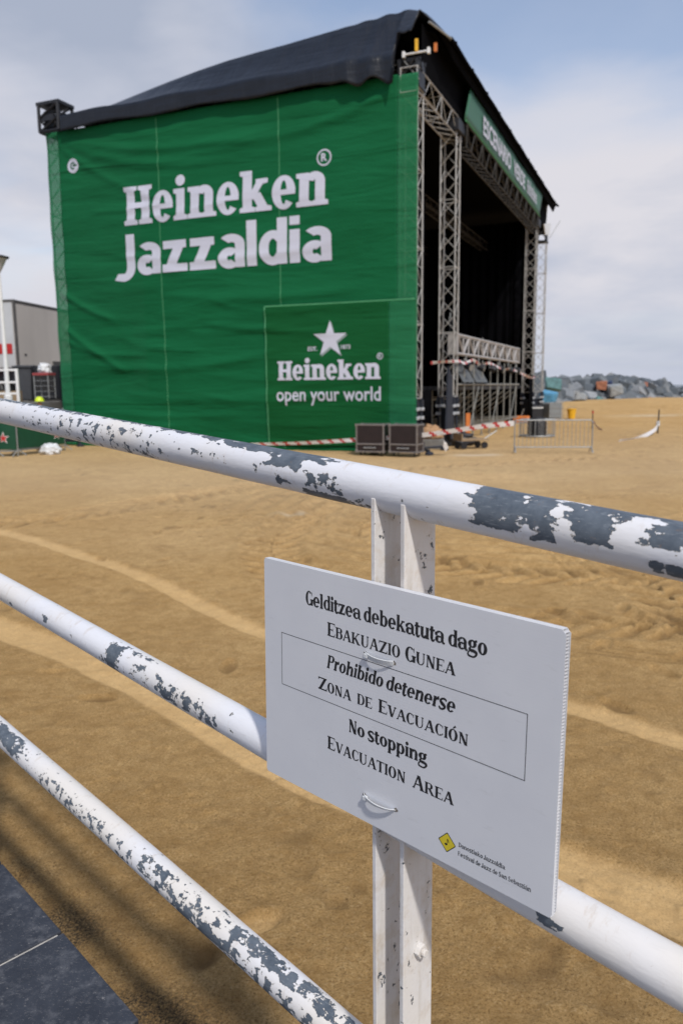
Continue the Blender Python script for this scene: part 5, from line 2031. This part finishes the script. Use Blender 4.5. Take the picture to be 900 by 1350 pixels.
# truck trailer
M['truck_side'] = mat('grey_trailer_side', (.62, .58, .55), .55, 0, .12, .5, stretch=(1, 1, .3))
M['truck_white'] = mat('trailer_white', (.50, .51, .52), .5, 0, .08, 1)
tr0 = Vector((-13.75, 34.0, -.42))
d = Vector((.45, 3.2, 0)).normalized()
truck = empty('truck_trailer', tr0, math.atan2(d.y, d.x), 'tall grey box trailer parked behind the stage on the promenade', 'trailer')
# local x runs along the trailer (away), y to the left
b = MB(); b.b2((0.03, 0, 1.38), (12.5, 2.5, 4.18)); b.build('box_body', M['truck_side'], truck, bevel=.02)
b = MB()
b.b2((-.01, -.03, 1.30), (.10, .06, 4.25)); b.b2((-.01, 2.44, 1.30), (.10, 2.53, 4.25)); b.b2((-.01, .06, 4.16), (.08, 2.44, 4.25)); b.b2((.1, -.03, 4.16), (12.5, .04, 4.24)); b.b2((3.0, -.04, 1.3), (12.5, .0, 1.78)); b.b2((0.1, -.02, 1.26), (12.5, .05, 1.38))
b.build('box_frame', mat('trailer_frame', (.10, .095, .09), .5, .2, .2, 3), truck)
b = MB(); b.b2((0.0, .10, 1.42), (.035, 1.22, 4.12)); b.build('rear_door', M['truck_white'], truck, bevel=.01)
b = MB(); b.b2((0.0, 1.26, 1.42), (.035, 2.40, 4.12)); b.build('rear_door', M['truck_white'], truck, bevel=.01)
b = MB(); b.b2((-.02, .2, 2.0), (-.002, 2.3, 2.42)); b.build('red_band', M['red'], truck)
b = MB(); b.b2((-.06, .1, .75), (.05, 2.4, 1.0)); b.b2((0.2, .2, .95), (12, 2.3, 1.3)); b.build('chassis', M['black_metal'], truck)
for x in (1.4, 2.7, 4.0):
    for y in (.18, 2.05):
        b = MB(); b.tube((x, y, .5), (x, y + .28, .5), .5, 22); w = b.build('wheel', M['black_metal'], truck)
        b = MB(); b.tube((x, y - .01, .5), (x, y + .0, .5), .25, 14); b.build('rim', M['galv'], w)
b = MB(); b.b2((.6, -.02, 1.95), (.75, -.003, 2.02)); b.build('latch', M['black_metal'], truck)
# red lorry tail behind the lamp
t = empty('van', (-14.9, 32.4, -.42), R(86), 'white van with a red band partly hidden behind the lamp post at the left edge', 'van')
b = MB()
b.prism([(0, 0, .45), (4.4, 0, .45), (5.0, 0, .9), (5.0, 0, 1.3), (4.3, 0, 1.5), (3.7, 0, 2.35), (0.05, 0, 2.45)], (0, 1.8, 0))
b.build('body', M['truck_white'], t, bevel=.06)
b = MB(); b.b2((-.015, .02, 1.05), (.0, 1.78, 1.45)); b.b2((.0, -.012, 1.05), (4.3, -.002, 1.35)); b.build('red_band', M['red'], t)
M['glass'] = mat('dark_glass', (.06, .08, .10), .12, 0, .1, 2)
b = MB(); b.b2((-.012, .2, 1.6), (-.002, 1.6, 2.2)); b.build('rear_window', M['glass'], t)
for x in (.8, 3.9):
    for y in (-.02, 1.6):
        b = MB(); b.tube((x, y, .34), (x, y + .22, .34), .34, 18); b.build('wheel', M['black_metal'], t)
# clutter under and beside the trailer
t = empty('wheeled_bin', (-12.15, 30.6, -.42), R(8), 'dark grey wheeled bin behind the white fence end', 'bin')
b = MB(); b.prism([(-.27, -.3, .08), (.27, -.3, .08), (.33, -.36, 1.30), (-.33, -.36, 1.30)], (0, .62, 0)); b.build('body', mat('dark_grey_bin', (.045, .048, .055), .6), t, bevel=.03)
b = MB(); b.box((0, -.03, 1.35), (.72, .76, .08), Matrix.Rotation(.06, 3, 'X')); b.build('lid', mat('dark_bin_lid', (.035, .038, .045), .6), t, bevel=.02)
for sx in (-.25, .25):
    b = MB(); b.tube((sx - .03, .28, .1), (sx + .03, .28, .1), .1, 12); b.build('wheel', M['black_metal'], t)
t = empty('roll_cage', (-11.25, 30.2, -.42), R(-8), 'grey wire roll cage with a red top bar beside the dark bin', 'roll cage')
b = MB()
for x in (-.28, .28):
    for y in (-.25, .25):
        b.tube((x, y, .1), (x, y, 1.0), .02, 6)
for z in (.2, .4, .6, .8):
    b.path([(-.28, -.25, z), (.28, -.25, z), (.28, .25, z), (-.28, .25, z)], .01, 5, closed=True)
b.build('frame', M['galv'], t)
b = MB(); b.b2((-.32, -.29, 1.0), (.32, .29, 1.09)); b.build('top_bar', mat('faded_red', (.30, .05, .05), .6), t, bevel=.01)
b = MB(); b.b2((-.3, -.27, .08), (.3, .27, .14)); b.build('base', M['black_metal'], t)
crumple('white_bag', (-11.2, 30.15, -.42 + 1.09), (.24, .22, .24), M['white_cloth'], 'knotted white bag resting on the red-topped roll cage', 'bag', 21)
t = empty('generator', (-12.0, 33.2, -.42), R(4), 'black generator cabinet in the shade under the grey trailer', 'generator')
b = MB(); b.b2((-.9, -.5, .1), (1.5, .5, 1.45)); b.build('cabinet', M['black_metal'], t, bevel=.04)
b = MB()
for k in range(7):
    b.b2((-.7, -.52, .4 + k * .1), (.2, -.5, .44 + k * .1))
b.build('louvre', M['dark_truss'], t)
b = MB(); b.b2((-.9, -.55, 0), (1.5, .55, .1)); b.build('skid', M['dark_truss'], t)
t = empty('pallet_stack', (-12.4, 29.2, -.42), R(10), 'low stack of pale wooden pallets behind the white fence', 'pallets')
for k in range(3):
    b = MB()
    for q in range(6):
        b.b2((-.55, -.4 + q * .145, .12 + k * .145), (.55, -.31 + q * .145, .14 + k * .145))
    for q in (-.35, 0, .35):
        b.b2((-.55, q - .05, .0 + k * .145), (.55, q + .05, .118 + k * .145))
    b.build('pallet', M['wood'], t)

# worker with yellow helmet ------------------------------------------------
wk = empty('person', (-10.05, 26.4, -2.0), R(200), 'worker in dark clothes and yellow-green hard hat at the left banner edge', 'person')
M['skin'] = mat('skin', (.42, .24, .17), .6); M['jacket'] = mat('dark_workwear', (.02, .022, .03), .8); M['trousers'] = mat('dark_trousers', (.018, .016, .018), .85)
J = [(0, 0, .95), (0, .0, 1.15), (0, -.02, 1.36), (0, -.03, 1.47), (0, -.05, 1.56), (0, -.06, 1.64),
     (.18, -.02, 1.40), (.24, -.04, 1.12), (.22, -.20, .92), (.21, -.27, .86),
     (-.18, -.02, 1.40), (-.24, -.03, 1.12), (-.23, -.16, .90), (-.22, -.24, .83),
     (.10, 0, .88), (.12, -.03, .48), (.12, .03, .08), (.12, -.12, .04),
     (-.10, 0, .88), (-.13, .02, .48), (-.14, .06, .08), (-.14, -.09, .04)]
E_ = [(0, 1), (1, 2), (2, 3), (3, 4), (4, 5), (2, 6), (6, 7), (7, 8), (8, 9), (2, 10), (10, 11), (11, 12), (12, 13), (0, 14), (14, 15), (15, 16), (16, 17), (0, 18), (18, 19), (19, 20), (20, 21)]
RR_ = [.14, .13, .15, .055, .085, .10, .065, .045, .035, .03, .065, .045, .035, .03, .09, .06, .04, .035, .09, .06, .04, .035]
def skin_mesh(name, joints, edges, radii, m, parent, sub=2):
    me = bpy.data.meshes.new(name)
    bm = bmesh.new()
    lay = bm.verts.layers.skin.verify()
    vs = [bm.verts.new(j) for j in joints]
    for a, b_ in edges:
        bm.edges.new((vs[a], vs[b_]))
    for v_, r_ in zip(vs, radii):
        v_[lay].radius = (r_, r_)
    vs[0][lay].use_root = True
    bm.to_mesh(me); bm.free()
    me.materials.append(m)
    o = bpy.data.objects.new(name, me); COL.objects.link(o); o.parent = parent
    o.modifiers.new('skin', 'SKIN')
    s_ = o.modifiers.new('sub', 'SUBSURF'); s_.levels = sub; s_.render_levels = sub
    return o
def with_skin(name, idx, grow, m, par):
    mp_ = {j: i for i, j in enumerate(idx)}
    js = [J[j] for j in idx]; es = [(mp_[a], mp_[b_]) for a, b_ in E_ if a in mp_ and b_ in mp_]
    o = skin_mesh(name, js, es, [float(RR_[j] + grow) for j in idx], m, par)
    return o
with_skin('body', list(range(22)), 0, M['skin'], wk)
with_skin('jacket', [0, 1, 2, 6, 7, 8, 10, 11, 12], .022, M['jacket'], wk)
with_skin('trousers', [0, 14, 15, 16, 18, 19, 20], .024, M['trousers'], wk)
b = MB(); b.lathe((0, -.065, 1.66), [(.19, -.005), (.145, .0), (.14, .05), (.11, .11), (.06, .145), (0, .155)], 20); b.build('hard_hat', mat('yellow_green_plastic', (.55, .68, .02), .35), wk, smooth=True)

# ------------------------------------------------------------------ sky, sun, camera
w = bpy.data.worlds.new('World'); SC.world = w; w.use_nodes = True
nt = w.node_tree; nt.nodes.clear()
SUNV = Vector((.315, -.79, 1.0)).normalized()
el = math.asin(SUNV.z); azi = math.atan2(SUNV.x, SUNV.y)
out = nt.nodes.new('ShaderNodeOutputWorld'); bg = nt.nodes.new('ShaderNodeBackground')
sky = nt.nodes.new('ShaderNodeTexSky'); sky.sky_type = 'NISHITA'; sky.sun_disc = False
sky.sun_elevation = el; sky.sun_rotation = azi; sky.air_density = 1.0; sky.dust_density = 1.2; sky.ozone_density = 1.5
tc = nt.nodes.new('ShaderNodeTexCoord')
sep = nt.nodes.new('ShaderNodeSeparateXYZ'); nt.links.new(tc.outputs['Generated'], sep.inputs[0])
zz = math_n(nt, 'MAXIMUM', sep.outputs[2], 0.0)
den = math_n(nt, 'ADD', zz, .22)
cx = math_n(nt, 'DIVIDE', sep.outputs[0], den); cy = math_n(nt, 'DIVIDE', sep.outputs[1], den)
cmb = nt.nodes.new('ShaderNodeCombineXYZ'); nt.links.new(cx, cmb.inputs[0]); nt.links.new(cy, cmb.inputs[1]); cmb.inputs[2].default_value = 3.7
n1 = noise_n(nt, cmb.outputs[0], .95, 6, .52, .35)
n2 = noise_n(nt, cmb.outputs[0], 2.1, 5, .5, .2)
# thinner cloud higher up
cov = math_n(nt, 'ADD', n1, math_n(nt, 'MULTIPLY', zz, -.42))
cov = math_n(nt, 'ADD', cov, .13)
dirn = tc.outputs['Generated']
def sky_dir(px, py):
    return (CF + CR * ((px - 450) / FPX) - CU * ((py - 675) / FPX)).normalized()
def blob(px, py, width):
    """soft spot on the sky dome round one direction, width in degrees"""
    d_ = nt.nodes.new('ShaderNodeVectorMath'); d_.operation = 'DISTANCE'
    nt.links.new(dirn, d_.inputs[0]); d_.inputs[1].default_value = sky_dir(px, py)
    q_ = math_n(nt, 'DIVIDE', d_.outputs['Value'], R(width))
    return math_n(nt, 'POWER', 2.718, math_n(nt, 'MULTIPLY', math_n(nt, 'MULTIPLY', q_, q_), -1.0))
def addn(a_, b2_, k_):
    return math_n(nt, 'ADD', a_, math_n(nt, 'MULTIPLY', b2_, k_))
for (px_, py_, w_, k_) in ((660, 60, 5.5, -.24), (400, -30, 5, -.16), (900, 20, 5, -.22), (760, -60, 9, -.16), (640, 220, 8, .10), (820, 260, 10, .18), (90, 60, 11, .16), (160, 130, 10, .10)):
    cov = addn(cov, blob(px_, py_, w_), k_)
fac = ramp(nt, cov, [(.34, .30), (.52, .82), (.66, 1.0)])
shade = math_n(nt, 'ADD', math_n(nt, 'MULTIPLY', n2, .9), -.02)
for (px_, py_, w_, k_) in ((820, 290, 9, .26), (700, 170, 6, .12), (40, 330, 9, .22), (120, 60, 12, -.14), (330, 120, 9, -.05), (850, 120, 6, .04), (480, 20, 5, .10), (830, 430, 10, -.06)):
    shade = addn(shade, blob(px_, py_, w_), k_)
ccol = ramp(nt, shade, [(.25, (3.5, 3.95, 5.0)), (.45, (4.9, 5.15, 6.0)), (.66, (6.35, 6.25, 6.7))])
hz = mixc(nt, ramp(nt, zz, [(0.0, .85), (.14, 0.0)]), ccol, (4.9, 5.2, 6.1))
skyc = nt.nodes.new('ShaderNodeVectorMath'); skyc.operation = 'SCALE'; nt.links.new(sky.outputs[0], skyc.inputs[0]); skyc.inputs['Scale'].default_value = 1.45
mx = mixc(nt, fac, skyc.outputs[0], hz)
nt.links.new(mx, bg.inputs[0]); bg.inputs[1].default_value = .115
nt.links.new(bg.outputs[0], out.inputs[0])

sun = bpy.data.lights.new('sun', 'SUN'); sun.energy = 3.1; sun.angle = R(2.8); sun.color = (1, .95, .88)
so = bpy.data.objects.new('sun', sun); COL.objects.link(so)
so.rotation_euler = SUNV.to_track_quat('Z', 'Y').to_euler(); so.location = SUNV * 60

cam = bpy.data.cameras.new('camera'); co = bpy.data.objects.new('camera', cam); COL.objects.link(co)
cam.sensor_fit = 'VERTICAL'; cam.sensor_height = 36; cam.sensor_width = 24
cam.lens = FPX / 1350 * 36
cam.clip_start = .05; cam.clip_end = 20000
co.matrix_world = Matrix((CR, CU, -CF)).transposed().to_4x4()
cam.dof.use_dof = True; cam.dof.focus_distance = 1.48; cam.dof.aperture_fstop = 5.6
SC.camera = co
SC.view_settings.view_transform = 'Standard'; SC.view_settings.look = 'None'
SC.view_settings.exposure = 0; SC.view_settings.gamma = 1
SC.view_settings.use_curve_mapping = False
SC.cycles.transparent_max_bounces = 12
